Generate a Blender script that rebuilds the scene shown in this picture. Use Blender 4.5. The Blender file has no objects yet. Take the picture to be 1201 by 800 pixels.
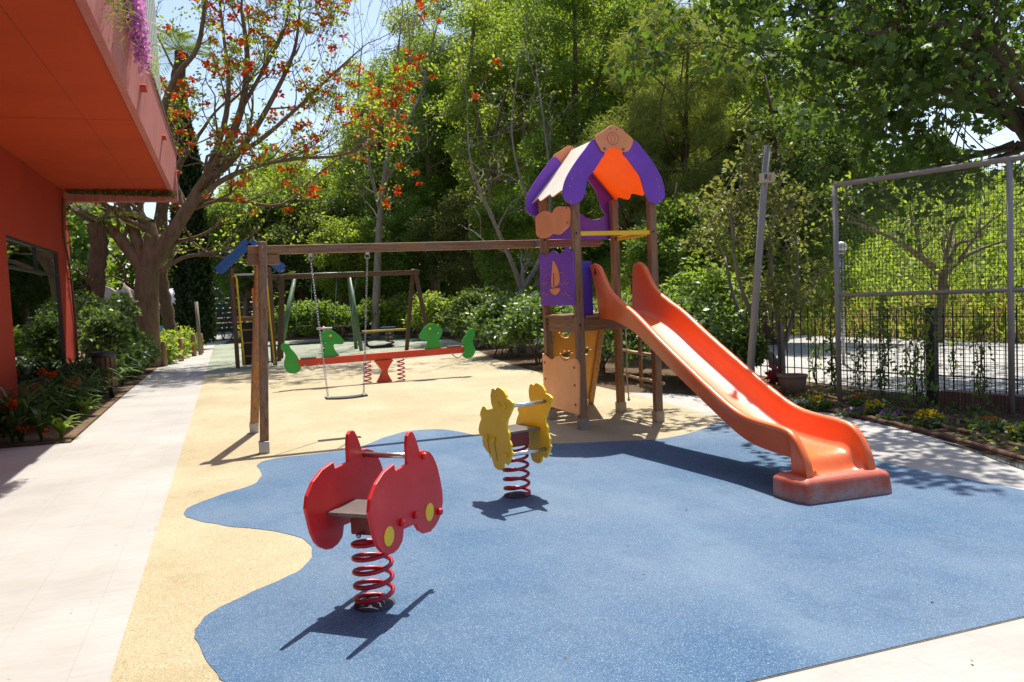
import bpy, bmesh, math, random
import numpy as np
from mathutils import Vector, Matrix, Quaternion

random.seed(7)
sc = bpy.context.scene
col = sc.collection
R = math.radians

# ------------------------------------------------------------------ camera
CAM_H, CAM_F, YAW, PITCH, ROLL = 1.7, 950.0, 0.33722, 0.05600, -0.045016
cF = Vector((math.sin(YAW)*math.cos(PITCH), math.cos(YAW)*math.cos(PITCH), -math.sin(PITCH)))
r0 = Vector((math.cos(YAW), -math.sin(YAW), 0)); u0 = r0.cross(cF)
cR = r0*math.cos(ROLL) + u0*math.sin(ROLL); cU = -r0*math.sin(ROLL) + u0*math.cos(ROLL)
cam = bpy.data.cameras.new('camera'); camo = bpy.data.objects.new('camera', cam); col.objects.link(camo)
camo.matrix_world = Matrix(((cR.x, cU.x, -cF.x, 0), (cR.y, cU.y, -cF.y, 0), (cR.z, cU.z, -cF.z, CAM_H), (0, 0, 0, 1)))
cam.sensor_width = 36; cam.lens = 36*CAM_F/1201; cam.clip_start = 0.05; cam.clip_end = 900
sc.camera = camo

# ------------------------------------------------------------------ light
SUN = Vector((0.657, 0.979, 2.395)).normalized()
elev = math.asin(SUN.z); azim = math.atan2(SUN.x, SUN.y)
w = bpy.data.worlds.new('World'); sc.world = w; w.use_nodes = True
nt = w.node_tree; nt.nodes.clear()
sky = nt.nodes.new('ShaderNodeTexSky'); sky.sky_type = 'NISHITA'; sky.sun_disc = False
sky.sun_elevation = elev; sky.sun_rotation = azim; sky.air_density = 1.0; sky.dust_density = 1.6; sky.ozone_density = 1.0
bg = nt.nodes.new('ShaderNodeBackground'); bg.inputs[1].default_value = 0.125
wo = nt.nodes.new('ShaderNodeOutputWorld')
nt.links.new(sky.outputs[0], bg.inputs[0]); nt.links.new(bg.outputs[0], wo.inputs[0])
sl = bpy.data.lights.new('sun', 'SUN'); sl.energy = 4.6; sl.angle = R(0.53); sl.color = (1.0, 0.955, 0.87)
slo = bpy.data.objects.new('sun', sl); col.objects.link(slo)
slo.rotation_euler = (-SUN).to_track_quat('-Z', 'Y').to_euler()
sc.view_settings.view_transform = 'Standard'; sc.view_settings.look = 'None'
sc.view_settings.exposure = 0.70; sc.view_settings.gamma = 1.0; sc.view_settings.use_curve_mapping = False
sc.render.engine = 'CYCLES'
cy = sc.cycles
cy.max_bounces = 7; cy.diffuse_bounces = 3; cy.glossy_bounces = 3; cy.transmission_bounces = 5; cy.transparent_max_bounces = 8
cy.sample_clamp_indirect = 6; cy.caustics_reflective = False; cy.caustics_refractive = False
cy.use_denoising = True

def at(px, py, Y):            # the point of the photograph's pixel at depth y = Y
    d = cF + cR*((px-600.5)/CAM_F) - cU*((py-400)/CAM_F)
    return Vector((0, 0, CAM_H)) + d*(Y/d.y)
def atx(px, py, X):
    d = cF + cR*((px-600.5)/CAM_F) - cU*((py-400)/CAM_F)
    return Vector((0, 0, CAM_H)) + d*(X/d.x)
def gr(px, py, z=0.0):
    d = cF + cR*((px-600.5)/CAM_F) - cU*((py-400)/CAM_F)
    return Vector((0, 0, CAM_H)) + d*((z-CAM_H)/d.z)

# ------------------------------------------------------------------ materials
class NT:
    def __init__(s, name):
        s.m = bpy.data.materials.new(name); s.m.use_nodes = True
        s.t = s.m.node_tree; s.t.nodes.clear()
        s.out = s.t.nodes.new('ShaderNodeOutputMaterial')
    def n(s, typ, **kw):
        nd = s.t.nodes.new('ShaderNode'+typ)
        ins = kw.pop('ins', {})
        for k, v in kw.items(): setattr(nd, k, v)
        for k, v in ins.items():
            if isinstance(v, bpy.types.NodeSocket): s.t.links.new(v, nd.inputs[k])
            else: nd.inputs[k].default_value = v
        return nd
    def l(s, a, b): s.t.links.new(a, b)
    def ramp(s, fac, stops, interp='LINEAR'):
        nd = s.t.nodes.new('ShaderNodeValToRGB'); nd.color_ramp.interpolation = interp
        e = nd.color_ramp.elements
        while len(e) < len(stops): e.new(0.5)
        for i, (p, c) in enumerate(stops):
            e[i].position = p; e[i].color = (c[0], c[1], c[2], 1) if len(c) == 3 else c
        s.l(fac, nd.inputs[0]); return nd.outputs[0]
    def coord(s, kind='Object', scale=(1, 1, 1), rot=(0, 0, 0)):
        tc = s.n('TexCoord'); mp = s.n('Mapping', ins={'Scale': scale, 'Rotation': rot}); s.l(tc.outputs[kind], mp.inputs[0])
        return mp.outputs[0]
    def noise(s, vec, scale, detail=4, rough=0.55):
        nd = s.n('TexNoise', ins={'Scale': scale, 'Detail': detail, 'Roughness': rough}); s.l(vec, nd.inputs['Vector']); return nd.outputs[0]
    def mix(s, fac, a, b, mode='MIX'):
        nd = s.n('Mix', data_type='RGBA', blend_type=mode)
        for sock, v in ((nd.inputs[0], fac), (nd.inputs[6], a), (nd.inputs[7], b)):
            if isinstance(v, bpy.types.NodeSocket): s.l(v, sock)
            elif isinstance(v, (tuple, list)): sock.default_value = (*v[:3], 1)
            else: sock.default_value = v
        return nd.outputs[2]
    def mth(s, op, a, b=0.0):
        nd = s.n('Math', operation=op)
        for i, v in enumerate((a, b)):
            if isinstance(v, bpy.types.NodeSocket): s.l(v, nd.inputs[i])
            else: nd.inputs[i].default_value = v
        return nd.outputs[0]
    def bump(s, h, strength=0.3, dist=0.01):
        return s.n('Bump', ins={'Strength': strength, 'Distance': dist, 'Height': h}).outputs[0]
    def pbr(s, color, rough=0.5, metal=0.0, normal=None, spec=0.5, **extra):
        p = s.n('BsdfPrincipled', ins={'Metallic': metal, 'Specular IOR Level': spec})
        for k, v in (('Base Color', color), ('Roughness', rough), ('Normal', normal)):
            if v is None: continue
            if isinstance(v, bpy.types.NodeSocket): s.l(v, p.inputs[k])
            elif isinstance(v, (tuple, list)): p.inputs[k].default_value = (*v[:3], 1)
            else: p.inputs[k].default_value = v
        for k, v in extra.items(): p.inputs[k].default_value = v
        s.l(p.outputs[0], s.out.inputs[0]); return p
MATS = {}
def mat(fn):
    def g(*a):
        k = (fn.__name__,)+a
        if k not in MATS: MATS[k] = fn(*a)
        return MATS[k]
    return g
def mul(c, f): return tuple(min(1, x*f) for x in c)

@mat
def plastic(c, rough=0.42, wear=0.12, fade=0.0):
    s = NT('plastic'); v = s.coord()
    n1 = s.noise(v, 3.0, 5); n2 = s.noise(v, 38, 6, 0.7)
    c1 = s.mix(s.ramp(n1, [(0.35, (0, 0, 0)), (0.7, (1, 1, 1))]), mul(c, 1-wear), mul(c, 1+wear*0.7))
    dust = s.ramp(s.mth('MULTIPLY', n1, n2), [(0.26, (0, 0, 0)), (0.42, (1, 1, 1))])
    c2 = s.mix(s.mth('MULTIPLY', dust, 0.05+fade), c1, (0.55, 0.45, 0.36))
    r = s.mth('ADD', s.mth('MULTIPLY', n2, 0.22), rough-0.1)
    s.pbr(c2, r, normal=s.bump(n2, 0.06, 0.003)); return s.m
@mat
def slide_plastic():
    s = NT('slide_plastic'); v = s.coord()
    n1 = s.noise(v, 2.5, 5); n2 = s.noise(v, 45, 6, 0.7); n3 = s.noise(s.coord('Object', (14, 1.6, 1.6)), 3.0, 7, 0.75)
    c1 = s.mix(s.ramp(n1, [(0.35, (0, 0, 0)), (0.7, (1, 1, 1))]), (0.86, 0.14, 0.018), (0.92, 0.18, 0.028))
    c2 = s.mix(s.mth('MULTIPLY', s.ramp(n3, [(0.5, (0, 0, 0)), (0.75, (1, 1, 1))]), 0.26), c1, (0.86, 0.36, 0.2))
    s.pbr(c2, s.mth('ADD', s.mth('MULTIPLY', n2, 0.15), 0.3), normal=s.bump(n2, 0.03, 0.002), spec=0.75); return s.m
@mat
def slide_base_plastic():
    s = NT('slide_base_plastic'); v = s.coord()
    n1 = s.noise(v, 6, 6, 0.7); n2 = s.noise(v, 40, 6, 0.7)
    z = s.n('SeparateXYZ'); s.l(s.coord(), z.inputs[0])
    h = s.mth('ADD', z.outputs[2], s.mth('MULTIPLY', n1, -0.34))
    grime = s.ramp(h, [(0.0, (1, 1, 1)), (0.02, (0, 0, 0))])
    grime = s.ramp(s.mth('ADD', h, 0.16), [(0.03, (1, 1, 1)), (0.12, (0, 0, 0))])
    c1 = s.mix(s.ramp(n1, [(0.35, (0, 0, 0)), (0.7, (1, 1, 1))]), (0.50, 0.085, 0.045), (0.56, 0.16, 0.10))
    c2 = s.mix(s.mth('MULTIPLY', grime, s.ramp(n2, [(0.35, (0.2, 0.2, 0.2)), (0.6, (1, 1, 1))])), c1, (0.36, 0.30, 0.27))
    s.pbr(c2, 0.5, normal=s.bump(n2, 0.12, 0.004)); return s.m
@mat
def painted(c, rough=0.4):
    s = NT('painted_metal'); v = s.coord(); n = s.noise(v, 22, 5, 0.65)
    c2 = s.mix(s.ramp(n, [(0.58, (0, 0, 0)), (0.72, (1, 1, 1))]), c, mul(c, 0.72))
    s.pbr(c2, rough, normal=s.bump(n, 0.05, 0.003)); return s.m
@mat
def steel(c=(0.55, 0.55, 0.55), rough=0.35):
    s = NT('steel'); v = s.coord(); n = s.noise(v, 30, 5, 0.6)
    s.pbr(s.mix(n, mul(c, 0.75), c), s.mth('ADD', s.mth('MULTIPLY', n, 0.2), rough-0.1), metal=0.9); return s.m
@mat
def flat(c, rough=0.7):
    s = NT('matte'); n = s.noise(s.coord(), 14, 5, 0.6)
    s.pbr(s.mix(n, mul(c, 0.78), mul(c, 1.15)), rough, normal=s.bump(n, 0.1, 0.01)); return s.m
@mat
def wood(axis, tone=1.0, c=(0.34, 0.18, 0.082)):
    s = NT('weathered_wood')
    sc_ = [16, 16, 16]; sc_[axis] = 0.9
    v = s.coord('Object', tuple(sc_)); v2 = s.coord('Object', (1.3, 1.3, 1.3))
    g = s.noise(v, 2.2, 7, 0.65); g2 = s.noise(v, 9.0, 4, 0.6); k = s.noise(v2, 2.0, 3)
    cc = s.ramp(g, [(0.3, mul(c, 0.45*tone)), (0.5, mul(c, 0.95*tone)), (0.72, mul(c, 1.35*tone))])
    cc = s.mix(s.mth('MULTIPLY', s.ramp(k, [(0.42, (0, 0, 0)), (0.68, (1, 1, 1))]), 0.55), cc, mul((0.22, 0.175, 0.14), tone))
    crack = s.ramp(g2, [(0.36, (0, 0, 0)), (0.42, (1, 1, 1))])
    cc = s.mix(0.5, cc, crack, 'MULTIPLY')
    s.pbr(cc, 0.72, normal=s.bump(s.mth('ADD', g, s.mth('MULTIPLY', g2, 0.5)), 0.5, 0.006), spec=0.3); return s.m
@mat
def rubber(kind):
    s = NT('rubber_granules'); v = s.coord()
    vo = s.n('TexVoronoi', feature='F1', ins={'Scale': 250.0}); s.l(v, vo.inputs['Vector'])
    sep = s.n('SeparateColor'); s.l(vo.outputs['Color'], sep.inputs[0])
    big = s.noise(v, 0.55, 5, 0.6); mid = s.noise(v, 5.0, 5, 0.65)
    if kind == 'blue':
        a, b, c, d = (0.019, 0.060, 0.130), (0.040, 0.103, 0.200), (0.068, 0.150, 0.258), (0.21, 0.30, 0.385)
    elif kind == 'yellow':
        a, b, c, d = (0.225, 0.17, 0.083), (0.365, 0.296, 0.164), (0.43, 0.358, 0.215), (0.55, 0.485, 0.345)
    else:
        a, b, c, d = (0.10, 0.13, 0.085), (0.19, 0.225, 0.155), (0.26, 0.29, 0.21), (0.42, 0.42, 0.34)
    cc = s.ramp(sep.outputs[0], [(0.0, a), (0.22, b), (0.72, c), (0.93, d)], 'CONSTANT')
    cc = s.mix(s.ramp(big, [(0.35, (0, 0, 0)), (0.7, (1, 1, 1))]), cc, s.mix(0.25, cc, (0.30, 0.33, 0.36) if kind == 'blue' else (0.70, 0.62, 0.47)))
    cc = s.mix(s.mth('MULTIPLY', s.ramp(mid, [(0.52, (0, 0, 0)), (0.75, (1, 1, 1))]), 0.14), cc, mul(a, 0.7))
    sw = s.noise(s.coord('Object', (0.9, 0.35, 1), (0, 0, R(-38))), 1.1, 5, 0.6)
    cc = s.mix(s.mth('MULTIPLY', s.ramp(sw, [(0.5, (0, 0, 0)), (0.72, (1, 1, 1))]), 0.38), cc, mul(d, 0.85))
    st = s.noise(v, 1.7, 7, 0.72)
    cc = s.mix(s.mth('MULTIPLY', s.ramp(st, [(0.56, (0, 0, 0)), (0.70, (1, 1, 1))]), 0.35), cc, mul(a, 1.0))
    sp = s.noise(v, 26, 3, 0.5)
    cc = s.mix(s.mth('MULTIPLY', s.ramp(sp, [(0.70, (0, 0, 0)), (0.74, (1, 1, 1))]), 0.5), cc, mul(a, 0.55))
    h = s.mth('ADD', vo.outputs['Distance'], s.mth('MULTIPLY', sep.outputs[1], 0.5))
    s.pbr(cc, 0.78, normal=s.bump(h, 0.35, 0.004), spec=0.35); return s.m
@mat
def concrete():
    s = NT('pale_concrete'); v = s.coord()
    n1 = s.noise(v, 0.8, 6, 0.6); n2 = s.noise(s.coord('Object', (1.5, 9, 1), (0, 0, 0.5)), 2.0, 6, 0.7); n3 = s.noise(v, 60, 4, 0.7)
    cc = s.ramp(n1, [(0.3, (0.34, 0.325, 0.30)), (0.55, (0.405, 0.39, 0.365)), (0.75, (0.44, 0.425, 0.40))])
    cc = s.mix(s.mth('MULTIPLY', s.ramp(n2, [(0.42, (0, 0, 0)), (0.72, (1, 1, 1))]), 0.38), cc, (0.33, 0.285, 0.23))
    br = s.n('TexBrick', offset=0.5, ins={'Scale': 1.0, 'Mortar Size': 0.004, 'Brick Width': 1.2, 'Row Height': 0.4, 'Color1': (1, 1, 1, 1), 'Color2': (0.96, 0.96, 0.95, 1), 'Mortar': (0.84, 0.82, 0.79, 1)})
    s.l(s.coord('Object', (1, 1, 1), (0, 0, R(90))), br.inputs['Vector'])
    cc = s.mix(0.5, cc, br.outputs[0], 'MULTIPLY')
    st = s.noise(v, 0.35, 8, 0.75)
    cc = s.mix(s.mth('MULTIPLY', s.ramp(st, [(0.5, (0, 0, 0)), (0.68, (1, 1, 1))]), 0.42), cc, (0.29, 0.265, 0.23))
    spots = s.ramp(s.noise(v, 11, 3, 0.5), [(0.24, (0.45, 0.42, 0.38)), (0.27, (1, 1, 1))])
    cc = s.mix(0.6, cc, spots, 'MULTIPLY')
    s.pbr(cc, 0.75, normal=s.bump(n3, 0.12, 0.004), spec=0.3); return s.m
@mat
def soil(c=(0.14, 0.09, 0.055)):
    s = NT('soil'); v = s.coord(); n = s.noise(v, 9, 9, 0.75); n2 = s.noise(v, 0.7, 4)
    cc = s.ramp(n, [(0.3, mul(c, 0.45)), (0.55, c), (0.75, mul(c, 1.9))])
    cc = s.mix(s.mth('MULTIPLY', n2, 0.4), cc, mul(c, 0.6))
    s.pbr(cc, 0.95, normal=s.bump(n, 0.8, 0.03), spec=0.1); return s.m
@mat
def stucco(c, streak=0.0, fade=(0.55, 0.26, 0.24)):
    s = NT('painted_render'); v = s.coord(); n = s.noise(v, 1.1, 6, 0.6); n2 = s.noise(v, 55, 5, 0.7)
    cc = s.mix(n, mul(c, 0.85), mul(c, 1.12))
    pt = s.noise(v, 0.45, 8, 0.7)
    cc = s.mix(s.mth('MULTIPLY', s.ramp(pt, [(0.48, (0, 0, 0)), (0.66, (1, 1, 1))]), 0.35), cc, mul(c, 0.6))
    if streak:
        st = s.noise(s.coord('Object', (4, 4, 0.15)), 1.8, 6, 0.75)
        cc = s.mix(s.mth('MULTIPLY', s.ramp(st, [(0.4, (0, 0, 0)), (0.7, (1, 1, 1))]), streak), cc, fade)
        st2 = s.noise(s.coord('Object', (5, 5, 0.2)), 3.0, 5, 0.8)
        cc = s.mix(s.mth('MULTIPLY', s.ramp(st2, [(0.58, (0, 0, 0)), (0.68, (1, 1, 1))]), 0.6), cc, (0.20, 0.10, 0.09))
    s.pbr(cc, 0.8, normal=s.bump(n2, 0.12, 0.004), spec=0.25); return s.m
@mat
def bark(c=(0.25, 0.18, 0.115), sc_=9.0):
    s = NT('bark'); v = s.coord('Object', (1, 1, 0.3)); n = s.noise(v, sc_, 7, 0.7); n2 = s.noise(s.coord(), 1.5, 4)
    cc = s.ramp(n, [(0.3, mul(c, 0.5)), (0.5, c), (0.75, mul(c, 1.5))])
    cc = s.mix(s.mth('MULTIPLY', n2, 0.5), cc, mul(c, 0.75))
    s.pbr(cc, 0.9, normal=s.bump(n, 0.7, 0.03), spec=0.15); return s.m
@mat
def leaf(c1, c2, tr=0.42, gloss=0.08, trc=None):
    s = NT('leaf')
    g = s.n('NewGeometry'); rnd = g.outputs['Random Per Island']
    cc = s.ramp(rnd, [(0.0, c1), (0.55, tuple((a+b)/2 for a, b in zip(c1, c2))), (1.0, c2)])
    t1 = trc or (min(1, c2[0]*2.3), min(1, c2[1]*2.1), c2[2]*1.1)
    d = s.n('BsdfDiffuse'); s.l(cc, d.inputs[0])
    t = s.n('BsdfTranslucent'); s.l(s.mix(rnd, mul(t1, 0.65), t1), t.inputs[0])
    m1 = s.n('MixShader', ins={0: tr}); s.l(d.outputs[0], m1.inputs[1]); s.l(t.outputs[0], m1.inputs[2])
    gl = s.n('BsdfGlossy', ins={'Roughness': 0.45}); gl.inputs[0].default_value = (0.9, 0.95, 0.85, 1)
    m2 = s.n('MixShader', ins={0: gloss*0.45}); s.l(m1.outputs[0], m2.inputs[1]); s.l(gl.outputs[0], m2.inputs[2])
    s.l(m2.outputs[0], s.out.inputs[0]); return s.m
@mat
def petal(c, tr=0.4):
    s = NT('petal'); g = s.n('NewGeometry')
    cc = s.mix(g.outputs['Random Per Island'], mul(c, 0.6), mul(c, 1.2))
    d = s.n('BsdfDiffuse'); t = s.n('BsdfTranslucent'); s.l(cc, d.inputs[0]); s.l(cc, t.inputs[0])
    m1 = s.n('MixShader', ins={0: tr}); s.l(d.outputs[0], m1.inputs[1]); s.l(t.outputs[0], m1.inputs[2])
    s.l(m1.outputs[0], s.out.inputs[0]); return s.m
@mat
def sheet_plastic(c):          # thin roof sheet that lets the sun glow through
    s = NT('translucent_sheet'); n = s.noise(s.coord(), 6, 4)
    cc = s.mix(n, mul(c, 0.9), mul(c, 1.08))
    p = s.n('BsdfPrincipled', ins={'Roughness': 0.4}); s.l(cc, p.inputs[0])
    t = s.n('BsdfTranslucent'); s.l(cc, t.inputs[0])
    m1 = s.n('MixShader', ins={0: 0.55}); s.l(p.outputs[0], m1.inputs[1]); s.l(t.outputs[0], m1.inputs[2])
    s.l(m1.outputs[0], s.out.inputs[0]); return s.m
@mat
def glass():
    s = NT('window_glass')
    tr = s.n('BsdfTransparent'); tr.inputs[0].default_value = (0.55, 0.62, 0.58, 1)
    gl = s.n('BsdfGlossy', ins={'Roughness': 0.02}); gl.inputs[0].default_value = (0.9, 0.95, 0.93, 1)
    fr = s.n('Fresnel', ins={'IOR': 1.75})
    m = s.n('MixShader'); s.l(s.mth('ADD', fr.outputs[0], 0.28), m.inputs[0]); s.l(tr.outputs[0], m.inputs[1]); s.l(gl.outputs[0], m.inputs[2])
    s.l(m.outputs[0], s.out.inputs[0]); return s.m
@mat
def water(c):
    s = NT('water'); n = s.noise(s.coord(), 3, 4)
    s.pbr(c, 0.06, normal=s.bump(n, 0.1, 0.02)); return s.m
@mat
def brick():
    s = NT('brick'); b = s.n('TexBrick', ins={'Scale': 6.0, 'Color1': (0.28, 0.11, 0.07, 1), 'Color2': (0.2, 0.09, 0.06, 1), 'Mortar': (0.3, 0.27, 0.24, 1)})
    s.l(s.coord(), b.inputs['Vector']); n = s.noise(s.coord(), 20, 5)
    s.pbr(s.mix(s.mth('MULTIPLY', n, 0.5), b.outputs[0], (0.16, 0.12, 0.09)), 0.9); return s.m

PURPLE = plastic((0.20, 0.045, 0.50)); PEACH = plastic((0.92, 0.33, 0.13)); YEL = plastic((0.94, 0.60, 0.012))
RED = plastic((0.70, 0.02, 0.02), 0.4, 0.14, 0.03); GREEN = plastic((0.02, 0.33, 0.03)); ORNG = plastic((0.80, 0.30, 0.02))
SEESAW_RED = plastic((0.68, 0.055, 0.015)); BLUE = plastic((0.015, 0.11, 0.36)); SPRING = painted((0.42, 0.012, 0.03), 0.35)
GALV = steel((0.5, 0.5, 0.5), 0.42); CHROME = steel((0.75, 0.75, 0.75), 0.25); IRON = painted((0.02, 0.021, 0.022), 0.5)
GREYPAINT = painted((0.29, 0.27, 0.245), 0.55); DARKSEAT = plastic((0.03, 0.03, 0.032), 0.5)
WX, WY, WZ = wood(0), wood(1), wood(2)

# ------------------------------------------------------------------ mesh helpers
SPLIT = {'bolt', 'bolt_cap', 'rope', 'wave_line', 'groove', 'gable_board', 'blue_panel', 'seat_plate'}
class MB:
    def __init__(s): s.v = []; s.f = []; s.mi = []; s.sm = []; s.pc = []
    def add(s, vs, fs, mi=0, sm=False):
        o = len(s.v); s.pc.append((o, len(s.f))); s.v += [tuple(p) for p in vs]
        s.f += [tuple(i+o for i in f) for f in fs]; s.mi += [mi]*len(fs); s.sm += [sm]*len(fs); return s
    def box(s, c, d, rot=None, mi=0):
        c = Vector(c); hx, hy, hz = d[0]/2, d[1]/2, d[2]/2
        P = [Vector((x*hx, y*hy, z*hz)) for z in (-1, 1) for y in (-1, 1) for x in (-1, 1)]
        if rot is not None: P = [rot @ p for p in P]
        return s.add([c+p for p in P], [(0, 2, 3, 1), (4, 5, 7, 6), (0, 1, 5, 4), (2, 6, 7, 3), (0, 4, 6, 2), (1, 3, 7, 5)], mi)
    def bar(s, a, b, wx, wy, mi=0, up=(0, 0, 1)):        # box section from a to b
        a, b = Vector(a), Vector(b); z = (b-a).normalized(); u = Vector(up)
        if abs(z.dot(u)) > 0.95: u = Vector((0, 1, 0))
        x = u.cross(z).normalized(); y = z.cross(x)
        rot = Matrix((x, y, z)).transposed()
        return s.box((a+b)/2, (wx, wy, (b-a).length), rot, mi)
    def tube(s, pts, r, seg=8, mi=0, caps=True, closed=False):
        pts = [Vector(p) for p in pts]; n = len(pts)
        rs = r if isinstance(r, (list, tuple)) else [r]*n
        tang = []
        for i in range(n):
            if closed: t = pts[(i+1) % n]-pts[i-1]
            else: t = pts[min(i+1, n-1)]-pts[max(i-1, 0)]
            tang.append(t.normalized() if t.length > 1e-9 else Vector((0, 0, 1)))
        nrm = tang[0].orthogonal().normalized(); vs = []
        for i in range(n):
            if i: 
                nrm = nrm - tang[i]*nrm.dot(tang[i])
                nrm = nrm.normalized() if nrm.length > 1e-6 else tang[i].orthogonal().normalized()
            bn = tang[i].cross(nrm)
            for k in range(seg):
                a = 2*math.pi*k/seg; vs.append(pts[i]+(nrm*math.cos(a)+bn*math.sin(a))*rs[i])
        fs = []
        for i in range(n if closed else n-1):
            j = (i+1) % n
            for k in range(seg):
                l = (k+1) % seg; fs.append((i*seg+k, i*seg+l, j*seg+l, j*seg+k))
        s.add(vs, fs, mi, True)
        if caps and not closed:
            o = len(s.v)-len(vs)
            s.f += [tuple(o+k for k in range(seg))[::-1], tuple(o+(n-1)*seg+k for k in range(seg))]; s.mi += [mi]*2; s.sm += [False]*2
        return s
    def prism(s, outline, fn, t0, t1, mi=0, mi_top=None):     # fn(u, v, t) -> xyz
        n = len(outline)
        vs = [fn(u, v, t0) for u, v in outline]+[fn(u, v, t1) for u, v in outline]
        s.add(vs, [tuple(range(n))[::-1]], mi); o = len(s.v)-2*n
        s.f.append(tuple(o+n+i for i in range(n))); s.mi.append(mi if mi_top is None else mi_top); s.sm.append(False)
        for i in range(n):
            j = (i+1) % n; s.f.append((o+i, o+j, o+n+j, o+n+i)); s.mi.append(mi); s.sm.append(False)
        return s
    def lathe(s, prof, c=(0, 0, 0), seg=20, mi=0):
        vs = []; n = len(prof)
        for r, z in prof:
            for k in range(seg):
                a = 2*math.pi*k/seg; vs.append((c[0]+r*math.cos(a), c[1]+r*math.sin(a), c[2]+z))
        fs = []
        for i in range(n-1):
            for k in range(seg):
                l = (k+1) % seg; fs.append((i*seg+k, i*seg+l, (i+1)*seg+l, (i+1)*seg+k))
        s.add(vs, fs, mi, True)
        o = len(s.v)-len(vs)
        s.f += [tuple(o+k for k in range(seg))[::-1], tuple(o+(n-1)*seg+k for k in range(seg))]; s.mi += [mi]*2; s.sm += [False]*2
        return s
    def ball(s, c, r, seg=10, mi=0, sq=(1, 1, 1)):
        prof = [(max(1e-4, math.sin(math.pi*i/seg))*r*sq[0], -math.cos(math.pi*i/seg)*r*sq[2]) for i in range(seg+1)]
        return s.lathe(prof, c, seg*2, mi)
    def build(s, name, mats, parent=None, world=True, bev=0.0, seg=2, smooth=None):
        if name in SPLIT and len(s.pc) > 1:          # every bolt, rope ... an object of its own
            ends = s.pc[1:]+[(len(s.v), len(s.f))]; r = None
            for (v0, f0), (v1, f1) in zip(s.pc, ends):
                q = MB(); q.v = s.v[v0:v1]; q.f = [tuple(i-v0 for i in f) for f in s.f[f0:f1]]; q.mi = s.mi[f0:f1]; q.sm = s.sm[f0:f1]; q.pc = [(0, 0)]
                r = q.build(name, mats, parent, world, bev, seg, smooth)
            return r
        me = bpy.data.meshes.new(name)
        vs = s.v
        o = bpy.data.objects.new(name, me); col.objects.link(o)
        if parent is not None:
            o.parent = parent
            if world:
                inv = parent_world(parent).inverted(); vs = [tuple(inv @ Vector(p)) for p in vs]
        me.from_pydata(vs, [], s.f)
        for m in (mats if isinstance(mats, (list, tuple)) else [mats]): me.materials.append(m)
        me.polygons.foreach_set('material_index', s.mi)
        me.polygons.foreach_set('use_smooth', [smooth if smooth is not None else q for q in s.sm])
        me.update()
        if bev:
            bm = bmesh.new(); bm.from_mesh(me); bmesh.ops.recalc_face_normals(bm, faces=bm.faces); bm.to_mesh(me); bm.free()
            b = o.modifiers.new('bevel', 'BEVEL'); b.width = bev; b.segments = seg; b.limit_method = 'ANGLE'; b.angle_limit = R(35); b.harden_normals = False
        return o
def parent_world(o):
    m = o.matrix_basis.copy()
    while o.parent: o = o.parent; m = o.matrix_basis @ m
    return m
def tag(o, label=None, cat=None, group=None, kind=None):
    if label: o['label'] = label
    if cat: o['category'] = cat
    if group: o['group'] = group
    if kind: o['kind'] = kind
    return o
def thing(name, loc, rz=0, label=None, cat=None, group=None):
    o = bpy.data.objects.new(name, None); col.objects.link(o); o.empty_display_size = 0.2
    o.location = loc; o.rotation_euler = (0, 0, rz); return tag(o, label, cat, group)
def copy_tree(o, parent=None):
    c = o.copy(); col.objects.link(c)
    if parent is not None: c.parent = parent
    for ch in list(o.children): copy_tree(ch, c)
    return c
def smooth_poly(pts, n=4, closed=True):        # Catmull-Rom through the points
    out = []; m = len(pts); pts = [Vector(p) for p in pts]
    for i in range(m if closed else m-1):
        if closed: p0, p1, p2, p3 = pts[i-1], pts[i], pts[(i+1) % m], pts[(i+2) % m]
        else: p0, p1, p2, p3 = pts[max(i-1, 0)], pts[i], pts[i+1], pts[min(i+2, m-1)]
        for k in range(n):
            t = k/n
            out.append(0.5*((2*p1)+(p2-p0)*t+(2*p0-5*p1+4*p2-p3)*t*t+(3*p1-p0-3*p2+p3)*t**3))
    if not closed: out.append(pts[-1])
    return out
def sheet(name, poly, z, m, kind='structure', label=None, cat=None, skirt=0.0):
    mb = MB(); mb.add([(p[0], p[1], z) for p in poly], [tuple(range(len(poly)))])
    o = mb.build(name, m); bm = bmesh.new(); bm.from_mesh(o.data)
    for f in bm.faces:
        if f.normal.z < 0: f.normal_flip()
    if skirt:                                  # the surfacing has a real edge
        ed = [e for e in bm.edges if e.is_boundary]; g = bmesh.ops.extrude_edge_only(bm, edges=ed)
        for v_ in g['geom']:
            if isinstance(v_, bmesh.types.BMVert): v_.co.z -= skirt
    bmesh.ops.triangulate(bm, faces=bm.faces); bm.to_mesh(o.data); bm.free()
    return tag(o, label, cat, None, kind)

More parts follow.
